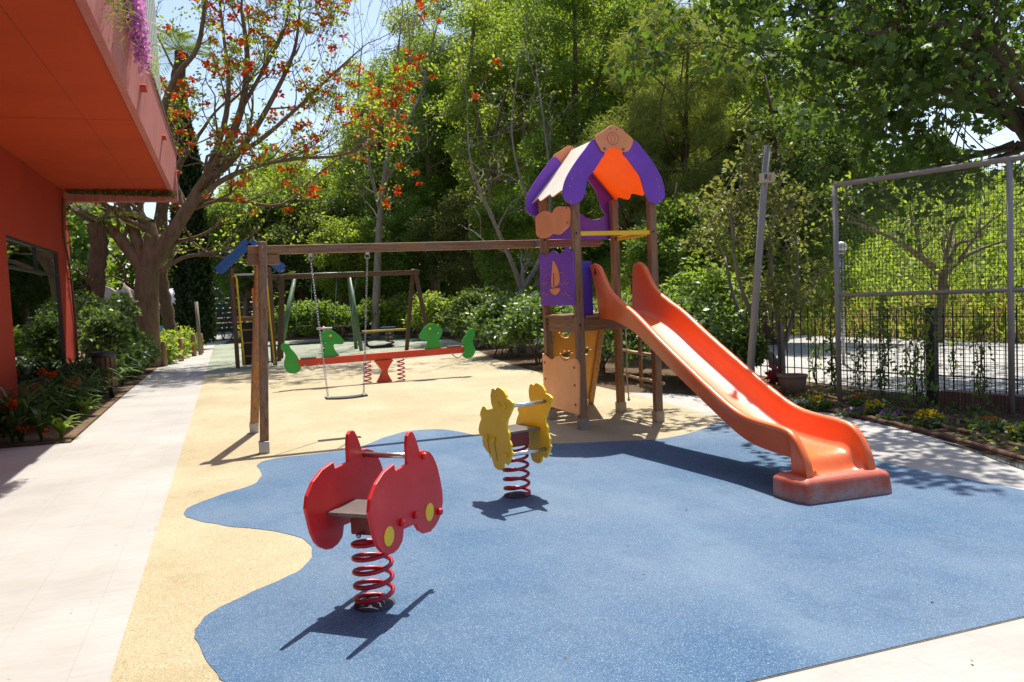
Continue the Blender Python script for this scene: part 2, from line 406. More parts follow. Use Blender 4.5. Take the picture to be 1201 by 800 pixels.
# ------------------------------------------------------------------ foliage helpers
def np_mesh(name, verts, faces, m, parent=None):
    """verts (N,3); faces (M,k) all with k corners"""
    me = bpy.data.meshes.new(name); k = faces.shape[1]
    if parent is not None:
        inv = np.array(parent_world(parent).inverted()); verts = verts @ inv[:3, :3].T + inv[:3, 3]
    me.vertices.add(len(verts)); me.vertices.foreach_set('co', verts.astype(np.float32).ravel())
    me.loops.add(faces.size); me.loops.foreach_set('vertex_index', faces.astype(np.int32).ravel())
    me.polygons.add(len(faces)); me.polygons.foreach_set('loop_start', np.arange(0, faces.size, k, dtype=np.int32))
    me.materials.append(m); me.update(calc_edges=True)
    o = bpy.data.objects.new(name, me); col.objects.link(o)
    if parent is not None: o.parent = parent
    return o
def unit(a): return a/np.maximum(np.linalg.norm(a, axis=1, keepdims=True), 1e-9)
SHAPES = {
    'diamond': np.array([(0, 0, 0), (0.45, 0.27, 0.08), (1, 0, 0), (0.45, -0.27, 0.08)]),
    'oval': np.array([(0, 0, 0), (0.25, 0.24, .04), (0.65, 0.24, .04), (1, 0, -0.05), (0.65, -0.24, .04), (0.25, -0.24, .04)]),
    'lobed': np.array([(0, 0, 0), (0.05, 0.32, 0), (0.0, 0.5, -.05), (0.32, 0.33, .02), (0.52, 0.55, -.06), (0.62, 0.22, .03), (1, 0, -0.08),
                       (0.62, -0.22, .03), (0.52, -0.55, -.06), (0.32, -0.33, .02), (0.0, -0.5, -.05), (0.05, -0.32, 0)]),
    'needle': np.array([(0, 0.045, 0), (0, -0.045, 0), (1, -0.022, -0.12), (1, 0.022, -0.12)]),
}
def leaf_arrays(P, size, rng, shape='diamond', up=0.5, out=None, droop=0.2, var=0.35):
    n = len(P); S = SHAPES[shape]
    N = rng.normal(size=(n, 3)); N[:, 2] = np.abs(N[:, 2])*0.6+up; N = unit(N)
    T = rng.normal(size=(n, 3))
    if out is not None: T = T*0.7+out
    T[:, 2] -= droop; T = unit(T-N*np.sum(T*N, axis=1, keepdims=True)); B = np.cross(N, T)
    L = size*(1+var*rng.uniform(-1, 1, size=n))
    V = P[:, None, :]+L[:, None, None]*(S[None, :, 0:1]*T[:, None, :]+S[None, :, 1:2]*B[:, None, :]+S[None, :, 2:3]*N[:, None, :])
    k = len(S)
    return V.reshape(-1, 3), np.arange(n*k).reshape(n, k)
def clump_points(C, n, sig, rng, flat_=0.75):
    """n leaves round every clump centre C (m,3), pushed to the outside of the clump"""
    m = len(C); d = unit(rng.normal(size=(m*n, 3))); r = rng.uniform(0.25, 1, size=(m*n, 1))**0.55
    off = d*r; off[:, 2] *= flat_
    s = sig*rng.uniform(0.6, 1.35, size=(m, 1)); s = np.repeat(s, n, axis=0)
    return np.repeat(C, n, axis=0)+off*s, off
def curve_pts(a, b, bend, n, rng, wob=0.06):
    a, b = Vector(a), Vector(b); out = []; L = (b-a).length
    w1 = Vector(rng.normal(size=3))*L*wob; w2 = Vector(rng.normal(size=3))*L*wob
    for i in range(n+1):
        t = i/n; p = a.lerp(b, t)+Vector((0, 0, bend*L*math.sin(math.pi*t)))
        p += w1*math.sin(math.pi*t)+w2*math.sin(2*math.pi*t)*0.5; out.append(p)
    return out
def tree(name, label, base, top_z, crowns, tr, lm, bm_, nclump=60, per=120, csig=0.8, lsize=0.14, seed=1, shape='diamond', cat='tree', group=None,
         limbs=7, fork=0.35, droop=0.2, up=0.5, shell=0.4, lean=(0, 0), flat_=0.75):
    """crowns: list of (centre, radii). Trunk, limbs to the crown, twigs to leaf clumps, leaves round every clump."""
    rng = np.random.default_rng(seed)
    root = thing(name, base, 0, label, cat, group); mb = MB(); base = Vector(base)
    C = []
    tot = sum(r[0]*r[1]*r[2] for _, r in crowns)
    for c, r in crowns:
        m = max(4, int(nclump*r[0]*r[1]*r[2]/tot)); d = unit(rng.normal(size=(m, 3))); q = rng.uniform(shell, 1, size=(m, 1))**0.5
        C.append(np.array(c)+d*q*np.array(r)*rng.uniform(0.85, 1.12, size=(m, 1)))
    C = np.concatenate(C); C = C[C[:, 2] > base.z+0.4]
    apex = Vector((base.x+lean[0], base.y+lean[1], top_z))
    tp = curve_pts(base, apex, 0, 9, rng, 0.03)
    mb.tube(tp, [tr*(1.25 if i == 0 else 1)*(1-0.82*i/9) for i in range(10)], 9)
    H = top_z-base.z; ends = [(tp[i], tr*(1-0.82*i/9)) for i in range(3, 10)]
    idx = rng.permutation(len(C))[:limbs]
    for i in idx:
        tgt = Vector(C[i]); k = int(min(8, max(2, 9*(fork+0.5*rng.random()*(1-fork)))))
        pts = curve_pts(tp[k], tgt, 0.08, 6, rng, 0.07); r = tr*(1-0.82*k/9)*0.6
        mb.tube(pts, [r*(1-0.8*j/6) for j in range(7)], 6); ends += [(pts[j], r*(1-0.8*j/6)) for j in range(2, 7)]
    E_ = np.array([e[0] for e in ends])
    for c in C:
        d = np.linalg.norm(E_-c, axis=1)+np.maximum(0, E_[:, 2]-c[2])*0.7; j = int(np.argmin(d))
        pts = curve_pts(ends[j][0], c, 0.05, 4, rng, 0.08); r = max(0.008, min(ends[j][1]*0.55, 0.045))
        mb.tube(pts, [r*(1-0.75*q/4) for q in range(5)], 4, caps=False)
    mb.build('trunk', bm_, root)
    P, off = clump_points(C, per, csig, rng, flat_)
    V, F = leaf_arrays(P, lsize, rng, shape, up, off, droop)
    np_mesh('crown', V, F, lm, root)
    return root
def shrub(name, label, base, radii, lm, n=2500, lsize=0.1, seed=1, shape='oval', cat='shrub', group=None, clumps=26, csig=None, stems=7, up=0.6):
    rng = np.random.default_rng(seed); root = thing(name, base, 0, label, cat, group); b = Vector(base)
    d = unit(rng.normal(size=(clumps, 3))); d[:, 2] = np.abs(d[:, 2])*1.1-0.15
    C = np.array(b)+np.array([0, 0, radii[2]*0.45])+d*np.array([radii[0], radii[1], radii[2]*0.55])*rng.uniform(0.55, 0.95, size=(clumps, 1))
    C[:, 2] = np.maximum(C[:, 2], b.z+0.12)
    mb = MB()
    for i in range(min(stems, clumps)):
        pts = curve_pts((b.x+rng.normal()*radii[0]*0.15, b.y+rng.normal()*radii[1]*0.15, b.z), C[i], 0.1, 4, rng)
        mb.tube(pts, [0.022*(1-0.7*q/4) for q in range(5)], 5, caps=False)
    mb.build('stems', bark((0.16, 0.11, 0.07)), root)
    P, off = clump_points(C, max(4, n//clumps), csig or 0.33*max(radii[0], radii[1]), rng, 0.85); P[:, 2] = np.maximum(P[:, 2], b.z+0.02)
    V, F = leaf_arrays(P, lsize, rng, shape, up, off, 0.15); np_mesh('foliage', V, F, lm, root)
    return root

L_MID = leaf((0.075, 0.135, 0.022), (0.155, 0.24, 0.038), 0.5); L_DARK = leaf((0.045, 0.08, 0.02), (0.105, 0.16, 0.034), 0.45)
L_LIGHT = leaf((0.11, 0.17, 0.022), (0.21, 0.29, 0.04), 0.52); L_OLIVE = leaf((0.075, 0.095, 0.03), (0.15, 0.175, 0.055), 0.45)
L_PLANE = leaf((0.028, 0.062, 0.012), (0.065, 0.12, 0.02), 0.42, 0.06); L_NEEDLE = leaf((0.10, 0.135, 0.03), (0.18, 0.22, 0.055), 0.5, 0.05)
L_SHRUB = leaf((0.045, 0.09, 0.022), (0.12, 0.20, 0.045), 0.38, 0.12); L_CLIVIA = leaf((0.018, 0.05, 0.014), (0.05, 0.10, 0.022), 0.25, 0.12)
L_CYP = leaf((0.012, 0.028, 0.010), (0.03, 0.055, 0.016), 0.15, 0.04); L_BANK = leaf((0.11, 0.20, 0.03), (0.27, 0.37, 0.07), 0.42, 0.04)
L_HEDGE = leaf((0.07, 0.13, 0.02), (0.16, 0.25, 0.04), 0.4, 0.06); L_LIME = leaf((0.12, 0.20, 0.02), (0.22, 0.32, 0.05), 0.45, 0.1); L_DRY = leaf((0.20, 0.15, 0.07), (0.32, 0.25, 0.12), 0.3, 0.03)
BARK_CORAL = bark((0.20, 0.135, 0.08), 6.0); BARK = bark(); BARK_PALE = bark((0.34, 0.26, 0.17), 6.0); BARK_DARK = bark((0.13, 0.085, 0.055)); BARK_GREY = bark((0.27, 0.23, 0.19))

# ------------------------------------------------------------------ ground
ground = sheet('ground', [(-160, -60), (200, -60), (200, 260), (-160, 260)], 0.0, soil())
tag(ground, kind='structure')
sheet('playground_surface', [(-0.61, 2.86), (5.8, 2.86), (5.75, 4.56), (5.69, 5.13), (5.62, 5.81), (5.75, 7.14), (5.9, 8.82), (6.05, 10.48), (6.12, 11.0), (6.2, 14), (6.35, 17),
      (6.8, 21), (7.2, 23.2), (5.0, 22.9), (2.5, 22.6), (0.5, 22.7), (-0.61, 22.4)], 0.012, rubber('yellow'), skirt=0.010)
sheet('rear_playground_surface', [(-0.61, 22.4), (0.5, 22.7), (2.5, 22.6), (5.0, 22.9), (7.2, 23.2), (7.9, 27), (9.2, 36), (9.3, 40), (-0.61, 41)], 0.012, rubber('green'), skirt=0.010)
blue = [(-0.13, 3.87), (-0.24, 4.35), (-0.25, 4.55), (-0.17, 4.77), (0.07, 5.01), (0.33, 5.25), (0.45, 5.57), (0.43, 5.94), (0.23, 6.29), (-0.1, 6.62), (-0.36, 6.98), (-0.43, 7.2), (-0.38, 7.45),
        (-0.1, 7.81), (0.14, 8.05), (0.24, 8.5), (0.22, 9.05), (0.42, 9.3), (0.85, 9.33), (1.35, 9.45), (1.75, 9.95), (2.15, 10.26), (2.55, 10.11), (2.8, 9.43), (3.09, 8.71),
        (3.48, 8.36), (4.02, 8.16), (4.54, 8.0), (5.18, 8.24), (5.6, 8.55)]
bl = smooth_poly([(x, y, 0) for x, y in blue], 10, False)
bl = [(p.x+0.004*math.sin(i*0.9)+random.uniform(-.002, .002), p.y+0.004*math.sin(i*0.7)+random.uniform(-.002, .002)) for i, p in enumerate(bl)]+[(5.88, 8.62), (5.748, 7.14), (5.618, 5.81), (5.688, 5.13), (5.748, 4.56), (5.797, 2.863), (0.6, 2.863), (0.25, 3.3), (0.0, 3.65)]
sheet('blue_play_surface', bl, 0.0155, rubber('blue'), skirt=0.0135)
sheet('front_path', [(-0.5, -12), (30, -12), (30, 2.0), (12, 2.2), (6.1, 2.95), (-0.5, 2.95)], 0.0075, concrete())
sheet('left_path', [(-0.5, -12), (-0.5, 33), (-0.45, 38), (0.0, 44), (0.8, 52), (3, 75), (-1.2, 75), (-0.95, 52), (-1.0, 42), (-1.38, 34.4), (-1.8, 31.5), (-2.04, 28.5), (-2.09, 19),
                    (-2.05, 12.05), (-2.9, 12.13), (-14, 12.6), (-14, -12)], 0.0095, concrete())
bed_edge = [(6.75, 11.3), (7.05, 10.2), (7.26, 9.1), (7.17, 7.9), (7.05, 7.03), (6.86, 6.19), (6.58, 5.22), (6.3, 4.2), (6.05, 3.2), (5.9, 2.4)]
be = smooth_poly([(x, y, 0) for x, y in bed_edge], 4, False)
sheet('right_path', [(5.79, 2.3), (5.70, 2.7), (5.65, 4.56), (5.59, 5.13), (5.52, 5.81), (5.65, 7.14), (5.80, 8.82), (5.95, 10.48), (6.02, 11.0), (6.2, 12.0)]+[(p.x, p.y) for p in be], 0.0085, concrete())
mb = MB()
pd = smooth_poly([(6.83, 6.3, 0), (6.66, 5.75, 0), (6.47, 5.3, 0), (6.3, 4.75, 0), (6.30, 4.3, 0), (6.44, 4.55, 0), (6.62, 5.2, 0), (6.76, 5.7, 0)], 4)
sheet('puddle', [(p.x-0.02, p.y) for p in pd], 0.0145, water((0.05, 0.05, 0.045)))
# the road beyond the fence and the sunny bank behind it
sheet('road', [(9.6, -30), (17.9, -30), (17.9, 14), (17.5, 21), (16.5, 40), (14, 60), (11, 60), (10.3, 30), (9.3, 12.5), (9.3, 8)], 0.006, concrete())
rng = np.random.default_rng(3)
prof = [(0, 0.0), (1.5, 0.5), (4, 1.9), (8, 4.0), (12, 5.3), (17, 6.0), (40, 7.5)]
ys = np.linspace(-40, 110, 61); mb = MB(); vs = []
for y in ys:
    x0 = 17.9 if y < 14 else 17.9-0.055*(y-14)
    for dx, z in prof: vs.append((x0+dx, y, z+(0.25*math.sin(y*0.5+dx) if z > 1 else 0)))
k = len(prof)
mb.add(vs, [(i*k+j, i*k+j+1, (i+1)*k+j+1, (i+1)*k+j) for i in range(len(ys)-1) for j in range(k-1)], 0, True)
tag(mb.build('hillside', soil((0.11, 0.14, 0.03))), kind='structure')
n = 60000
by = rng.uniform(2, 50, n); t = rng.uniform(0, 1, n)**0.9*17
bx = 17.9-np.maximum(0, by-14)*0.055+t; bz = np.interp(t, [p[0] for p in prof], [p[1] for p in prof])+rng.uniform(0.0, 0.45, n)
V, F = leaf_arrays(np.stack([bx, by, bz], 1), 0.15, rng, 'diamond', 0.7, None, -0.5); tag(np_mesh('hillside_ground_cover', V, F, L_BANK), kind='stuff')
n = 90000
by = rng.uniform(2, 48, n); t = rng.uniform(0, 1, n)**0.9*17
bx = 17.9-np.maximum(0, by-14)*0.055+t; bz = np.interp(t, [p[0] for p in prof], [p[1] for p in prof])
V, F = leaf_arrays(np.stack([bx, by, bz], 1), 0.42, rng, 'needle', 0.1, np.tile(np.array([0, 0, 1.3]), (n, 1)), -0.5); tag(np_mesh('hillside_grass', V, F, L_BANK), kind='stuff')
n = 5000; by = rng.uniform(0, 45, n); t = rng.uniform(-0.2, 2.2, n)
bx = 17.9-np.maximum(0, by-14)*0.055+t; bz = np.interp(t, [p[0] for p in prof], [p[1] for p in prof])
P = np.stack([bx, by, bz], 1); V, F = leaf_arrays(P, 0.55, rng, 'needle', 0.1, np.tile(np.array([0, 0, 1.6]), (n, 1)), -0.6)
tag(np_mesh('dry_grass', V, F, L_DRY), kind='stuff')

# ------------------------------------------------------------------ red building on the left
XW, YE = -3.3, 21.0
TERRA = stucco((0.36, 0.036, 0.017)); SOFF = stucco((0.50, 0.058, 0.012)); FASC = stucco((0.50, 0.15, 0.13), 0.75)
b = thing('building', (XW-3, 10, 0), 0, 'terracotta red building with a deep overhanging upper floor and one dark window', 'building')
mb = MB(); wy0, wy1, wz0, wz1 = 15.22, 19.58, 0.52, 3.06
mb.box((XW-0.15, (YE+wy1)/2, 2.25), (0.3, YE-wy1, 4.5)); mb.box((XW-0.15, (wy0-6)/2, 2.25), (0.3, wy0+6, 4.5))
mb.box((XW-0.15, (wy0+wy1)/2, wz0/2), (0.3, wy1-wy0, wz0)); mb.box((XW-0.15, (wy0+wy1)/2, (wz1+4.5)/2), (0.3, wy1-wy0, 4.5-wz1))
mb.box((XW-3.3, YE-0.15, 2.25), (6, 0.3, 4.5)); mb.build('wall', TERRA, b)
mb = MB(); mb.box((-5.4, 7, 4.64), (8.74, 27.6, 0.24)); mb.build('soffit', SOFF, b)
for c_, d_ in (((-1.75, 7, 4.519), (0.012, 27.5, 0.004)), ((-5.4, 13.2, 4.519), (8.7, 0.012, 0.004)), ((-5.4, 5.2, 4.519), (8.7, 0.012, 0.004))):
    mb = MB(); mb.box(c_, d_); mb.build('joint', stucco((0.34, 0.045, 0.012)), b)
mb = MB(); mb.prism([(-1.10, 4.49), (-1.005, 4.49), (-0.875, 5.4), (-1.03, 5.4)], lambda u, v, t: (u, t, v), -6.8, 21.0); mb.build('fascia', FASC, b, bev=0.01)
mb = MB(); mb.box((-5.06, YE-0.1, 4.78), (8.3, 0.24, 1.0)); mb.build('end_beam', FASC, b, bev=0.01)
mb = MB(); mb.box((-0.95, 7.1, 5.427), (0.19, 27.9, 0.05)); mb.build('parapet_cap', flat((0.16, 0.10, 0.08)), b, bev=0.01)
mb = MB(); mb.box((-6.6, 17, 2.2), (0.1, 7.4, 4.4)); mb.box((-5, 13.4, 2.2), (3.2, 0.1, 4.4)); mb.box((-5, 17, 0.05), (3.2, 7, 0.1)); mb.build('room', flat((0.12, 0.11, 0.10)), b)
wn = MB(); fr = 0.05
for z in (wz0+fr/2, wz1-fr/2, 2.55): wn.box((XW-0.045, (wy0+wy1)/2, z), (0.07, wy1-wy0, fr))
for y in (wy0+fr/2, wy1-fr/2): wn.box((XW-0.046, y, (wz0+wz1)/2), (0.068, fr, wz1-wz0))
wn.box((XW-0.047, 17.5, (2.55+wz1)/2), (0.066, fr, wz1-2.55))
wo_ = wn.build('window', flat((0.02, 0.02, 0.02), 0.4), b)
mb = MB(); mb.box((XW-0.05, (wy0+wy1)/2, (wz0+wz1)/2), (0.012, wy1-wy0-0.02, wz1-wz0-0.02)); mb.build('pane', glass(), wo_)
for px, py in ((167, 107), (191, 164), (207, 204)):
    p = atx(px, py, -0.93); mb = MB()
    mb.prism([(-0.16, 0.05), (-0.16, 0.02), (0.16, 0.02), (0.16, 0.05), (0.11, 0.075), (-0.11, 0.075)], lambda u, v, t: (t, p.y+u, p.z+v), -0.99, -0.87)
    mb.build('drain_spout', stucco((0.42, 0.05, 0.035)), b, bev=0.006)
mb = MB(); ps = atx(172, 28, -1.15)
for k in range(16): mb.box((-1.02+0.012*(k % 2), 14.5+0.24*k, 7.05), (0.06, 0.22, 3.1))
mb.build('louvre_screen', flat((0.52, 0.54, 0.5), 0.6), b, bev=0.008)
mb = MB(); mb.box((-4.2, 14.9, 8.7), (6.2, 9.2, 0.2)); mb.box((-4.2, 14.9, 7.0), (5.8, 8.4, 3.1)); mb.build('upper_room', stucco((0.5, 0.46, 0.42)), b)
# moss along the soffit end
n = 2600; rng = np.random.default_rng(11)
mx = rng.uniform(-3.2, -0.95, n); mz = 4.5-np.clip(0.01+(mx+3.2)*0.045, 0.0, .11)*rng.uniform(0, 1, n)
P = np.stack([mx, np.full(n, 20.77)-rng.uniform(0, 0.35, n)*(rng.random(n) < .5), mz], 1)
V, F = leaf_arrays(P, 0.05, rng, 'diamond', 0.1, None, 0.8); tag(np_mesh('moss', V, F, leaf((0.05, 0.06, 0.015), (0.12, 0.12, 0.03), .2), b), kind='stuff')
# climbing stem on the wall corner
cl = thing('climbing_vine', (XW+0.05, 20.7, 0), 0, 'bare brown vine climbing the far corner of the red building', 'vine')
mb = MB(); mb.tube([(XW+0.03, 20.75, 0.1), (XW+0.04, 20.8, 1.6), (XW+0.05, 20.6, 2.7), (XW+0.03, 20.2, 3.5), (XW+0.04, 20.3, 4.3)], [0.03, 0.03, 0.025, 0.02, 0.012], 6); mb.build('stem', BARK_DARK, cl)
P = np.stack([np.full(60, XW+0.08), rng.uniform(20.2, 20.9, 60), rng.uniform(2.4, 4.3, 60)], 1); V, F = leaf_arrays(P, 0.11, rng, 'oval'); np_mesh('foliage', V, F, L_SHRUB, cl)
# pink flowers over the edge
fl = thing('hanging_flowers', (-0.8, 8.4, 5.3), 0, 'pink flowers trailing over the edge of the overhang', 'plant')
p0, p1 = atx(157, 2, -0.8), atx(168, 66, -0.8); rng = np.random.default_rng(5)
n = 1500; t = rng.uniform(-0.4, 1, n); P = np.stack([np.full(n, -0.82)+rng.uniform(-.06, .1, n), p0.y+(p1.y-p0.y)*t+rng.normal(0, .13, n), p0.z+(p1.z-p0.z)*t+rng.normal(0, .13, n)], 1)
V, F = leaf_arrays(P, 0.055, rng, 'oval', 0.2); np_mesh('blossom', V, F, petal((0.62, 0.26, 0.52)), fl)
mb = MB()
for k in range(6): mb.tube([(-0.9, p0.y+0.08*k, p0.z+0.5), (-0.83, p0.y+0.1*k, p0.z+0.1), (-0.82, p0.y+(p1.y-p0.y)*0.5+0.06*k, (p0.z+p1.z)/2), (-0.82, p1.y+0.03*k, p1.z)], 0.006, 4)
mb.build('stems', BARK_DARK, fl)
sp = thing('trailing_plant', (-0.95, 9.6, 5.45), 0, 'yellow green plant trailing beside the pink flowers on the overhang', 'plant')
p0 = atx(172, 70, -0.85); P = np.stack([rng.normal(-0.9, .09, 700), rng.normal(p0.y+.5, .55, 700), p0.z+np.abs(rng.normal(-0.1, .22, 700))], 1); V, F = leaf_arrays(P, 0.08, rng, 'needle', .2); np_mesh('foliage', V, F, L_LIGHT, sp)
p0 = atx(140, 2, -0.82); P = np.stack([rng.normal(-0.84, .06, 260), rng.normal(p0.y, .25, 260), p0.z+rng.normal(0.0, .18, 260)], 1); V, F = leaf_arrays(P, 0.1, rng, 'needle', .2); np_mesh('foliage', V, F, L_OLIVE, sp)

# ------------------------------------------------------------------ play tower
XA, XB, YA, YD = 4.07, 5.12, 9.09, 10.13
tw = thing('play_tower', ((XA+XB)/2, (YA+YD)/2, 0), 0, 'tall wooden play tower with purple arched gables and a sailing boat panel', 'play tower')
for x, y, top in ((XA, YA, 2.9), (XB, YA, 2.9), (XB, YD, 2.95), (XA, YD, 2.95)):
    mb = MB(); mb.box((x, y, (top+0.1)/2), (0.1, 0.1, top-0.1)); po = mb.build('post', WZ, tw, bev=0.014)
    mb = MB(); mb.box((x, y, 0.075), (0.118, 0.118, 0.15)); mb.build('post_shoe', GREYPAINT if (x, y) == (XA, YA) else flat((0.42, 0.33, 0.24)), po, bev=0.006)
    mb = MB()
    for z in (1.3, 2.42): mb.ball((x-0.01, y-0.052, z), 0.014, 5)
    mb.build('bolt', IRON, po)
mb = MB()
for k in range(8): mb.box(((XA+XB)/2, YA-0.02+0.155*k, 1.405), (XB-XA+0.12 if 0 < k < 7 else XB-XA-0.11, 0.145, 0.03))
mb.build('deck', WX, tw, bev=0.004)
for a, c2, d in (('x', ((XA+XB)/2, YA+0.01, 1.305), (XB-XA-0.1, 0.045, 0.165)), ('x', ((XA+XB)/2, YD-0.01, 1.305), (XB-XA-0.1, 0.045, 0.165)),
                 ('y', (XA+0.01, (YA+YD)/2, 1.295), (0.045, YD-YA-0.1, 0.185)), ('y', (XB-0.01, (YA+YD)/2, 1.295), (0.045, YD-YA-0.1, 0.185))):
    mb = MB(); mb.box(c2, d); mb.build('deck_beam', WX if a == 'x' else WY, tw, bev=0.005)
def zz(l, ox, oy, s): return [(ox+x/s, oy+y/s) for x, y in l]
def faceY(pts, Y): return [(q.x, q.z) for q in (at(px, py, Y) for px, py in pts)]
def faceX(pts, X): return [(q.y, q.z) for q in (atx(px, py, X) for px, py in pts)]
def sm2(pts, n=4): return [(p.x, p.y) for p in smooth_poly([(a, c, 0) for a, c in pts], n)]
archL = sm2(faceY(zz([(518, 148), (430, 245), (350, 355), (292, 455), (267, 535), (264, 590), (300, 650), (360, 665), (420, 625), (442, 560), (458, 470), (510, 400), (560, 320), (592, 255)], 620, 140, 6.667), 8.98))
archR = sm2(faceY(zz([(820, 165), (900, 245), (975, 345), (1035, 455), (1062, 560), (1058, 612), (1010, 662), (950, 650), (915, 600), (895, 540), (868, 450), (820, 380), (770, 310), (735, 258)], 620, 140, 6.667), 8.98))
cap = sm2(faceY(zz([(655, 46), (700, 62), (765, 112), (815, 165), (785, 240), (748, 258), (715, 238), (660, 220), (615, 240), (580, 256), (553, 225), (516, 140), (580, 90), (625, 58)], 620, 140, 6.667), 8.955))
for Y0, Y1 in ((8.965, 8.99), (10.235, 10.26)):
    for o in (archL, archR):
        mb = MB(); mb.prism(o, lambda u, v, t: (u, t, v), Y0, Y1); g = mb.build('gable_arch', PURPLE, tw, bev=0.005)
        if Y0 < 9:
            mb = MB()
            xs = [p[0] for p in o]; cx = min(xs)+0.095 if o is archL else max(xs)-0.095
            for dx, dz in ((0, 2.79), (0, 2.97), (0.03 if o is archL else -0.03, 3.06)): mb.ball((cx+dx, 8.962, dz), 0.013, 5)
            mb.build('bolt', flat((0.55, 0.28, 0.25)), g)
    mb = MB(); mb.prism(cap, lambda u, v, t: (u, t, v), Y0-0.024 if Y0 < 9 else Y1+0.001, Y0-0.001 if Y0 < 9 else Y1+0.025); c_ = mb.build('gable_cap', PEACH, tw, bev=0.005)
    if Y0 < 9:
        q = at(719, 162.5, 8.94); mb = MB()
        mb.tube([(q.x+0.075*math.cos(a), 8.94, q.z+0.075*math.sin(a)) for a in np.linspace(0, 2*math.pi, 25)[:-1]], 0.004, 5, closed=True)
        for dx in (-0.018, 0.018): mb.tube([(q.x+dx*0.4, 8.94, q.z-0.05), (q.x+dx*1.6, 8.94, q.z-0.01), (q.x+dx*1.3, 8.94, q.z+0.03), (q.x+dx*0.2, 8.94, q.z+0.055)], 0.003, 4)
        mb.build('emblem', plastic((0.62, 0.2, 0.1)), c_)
        mb = MB()
        for px, py in ((595, 228), (742, 234), (640, 72), (688, 78)):
            q = at(620+px/6.667, 140+py/6.667, 8.935); mb.ball((q.x, 8.94, q.z), 0.017 if py > 100 else 0.009, 6, sq=(1, 1, 1))
        mb.build('bolt', steel((0.25, 0.25, 0.25), 0.4), c_)
XM, ZR = 4.585, 3.63
SHEET = sheet_plastic((0.90, 0.26, 0.02)); ROOF_GLARE = plastic((0.86, 0.78, 0.62))
for sgn in (-1, 1):
    xe, ze = (3.985, 2.93) if sgn < 0 else (5.20, 2.95)
    ed = []
    for i in range(25):
        t = i/24; ed.append((9.0+1.23*t, 0.035*math.sin(t*2*math.pi*3.0+0.6)))
    out = [(y, 1.0+d/0.9) for y, d in ed]+[(10.23, 0.0), (9.0, 0.0)]
    nx, nz = (ZR-ze), (abs(xe-XM)); l = math.hypot(nx, nz); nx, nz = sgn*nx/l, nz/l
    mb = MB(); mb.prism(out, lambda u, v, t: (XM+(xe-XM)*v+nx*t, u, ZR+(ze-ZR)*v+nz*t), 0, 0.012, 0, None); mb.build('roof_panel', SHEET if sgn > 0 else [SHEET], tw)
    if sgn < 0:
        mb = MB(); mb.prism(out, lambda u, v, t: (XM+(xe-XM)*v+nx*t, u, ZR+(ze-ZR)*v+nz*t), 0.014, 0.02); mb.build('roof_glare_sheet', ROOF_GLARE, tw)  # extra cream sheet: sun glare on the left slope put into the colour
# back panel
bp = sm2(faceY(zz([(160, 90), (250, 70), (330, 40), (400, 10), (450, 38), (510, 52), (560, 40), (610, 5), (640, 0)], 620, 250, 6.667), 10.2), 3)
bp = faceY(zz([(120, 85), (200, 75), (300, 45), (400, 8), (450, 38), (510, 52), (565, 38), (612, 3), (660, -5)], 620, 250, 6.667), 10.2)
bp = [(p.x, p.y) for p in smooth_poly([(a, c, 0) for a, c in bp], 4, False)]
q0, q1 = faceY(zz([(660, 205), (120, 205)], 620, 250, 6.667), 10.2)
mb = MB(); mb.prism(bp+[q0, q1], lambda u, v, t: (u, t, v), 10.185, 10.21); mb.build('back_panel', PURPLE, tw, bev=0.004)
# sailing boat panel
sp_ = faceX(zz([(85, 325), (110, 318), (140, 348), (165, 325), (190, 295), (215, 300), (240, 325), (262, 310), (285, 282), (315, 272), (338, 295)], 620, 250, 6.667), 4.012)
sp_ = [(p.x, p.y) for p in smooth_poly([(a, c, 0) for a, c in sp_], 4, False)]
sp_ = [(10.16, sp_[0][1])]+sp_+[(9.05, sp_[-1][1]), (9.05, 1.55), (10.16, 1.55)]
mb = MB(); mb.prism(sp_, lambda u, v, t: (t, u, v), 3.998, 4.019); pn = mb.build('boat_panel', PURPLE, tw, bev=0.004)
for nm, l in (('sail', [(192, 375), (205, 385), (228, 430), (243, 490), (240, 548), (215, 572), (186, 585), (180, 545), (181, 500), (186, 440)]), ('hull', [(168, 597), (205, 588), (246, 590), (240, 615), (222, 634), (204, 641), (184, 628), (172, 612)])):
    mb = MB(); mb.prism(sm2(faceX(zz(l, 620, 250, 6.667), 3.995), 3), lambda u, v, t: (t, u, v), 3.990, 3.997); mb.build(nm, PEACH, pn)
mb = MB(); mb.prism(faceX(zz([(192, 470), (199, 470), (200, 575), (193, 578)], 620, 250, 6.667), 3.989), lambda u, v, t: (t, u, v), 3.9885, 3.9896); mb.build('mast', flat((0.15, 0.05, 0.2)), pn)
mb = MB()
for l in ([(105, 560), (120, 540), (130, 560), (142, 535), (160, 545)], [(250, 545), (268, 560), (285, 535), (300, 555), (322, 535)], [(108, 640), (125, 620), (140, 640), (160, 622)], [(252, 620), (272, 640), (290, 618), (308, 645), (330, 640)], [(135, 495), (150, 475), (162, 490)], [(245, 470), (262, 462), (278, 480)]):
    mb.tube([(3.995, y, z) for y, z in [(p.x, p.y) for p in smooth_poly([(a, c, 0) for a, c in faceX(zz(l, 620, 250, 6.667), 3.995)], 4, False)]], 0.005, 5)
mb.build('wave_line', plastic((0.55, 0.16, 0.16)), pn)
mb = MB()
for y, z in ((9.13, 2.12), (9.13, 1.63), (10.06, 1.63), (10.06, 2.05)): mb.ball((3.997, y, z), 0.014, 5)
mb.build('bolt', plastic((0.5, 0.12, 0.14)), pn)
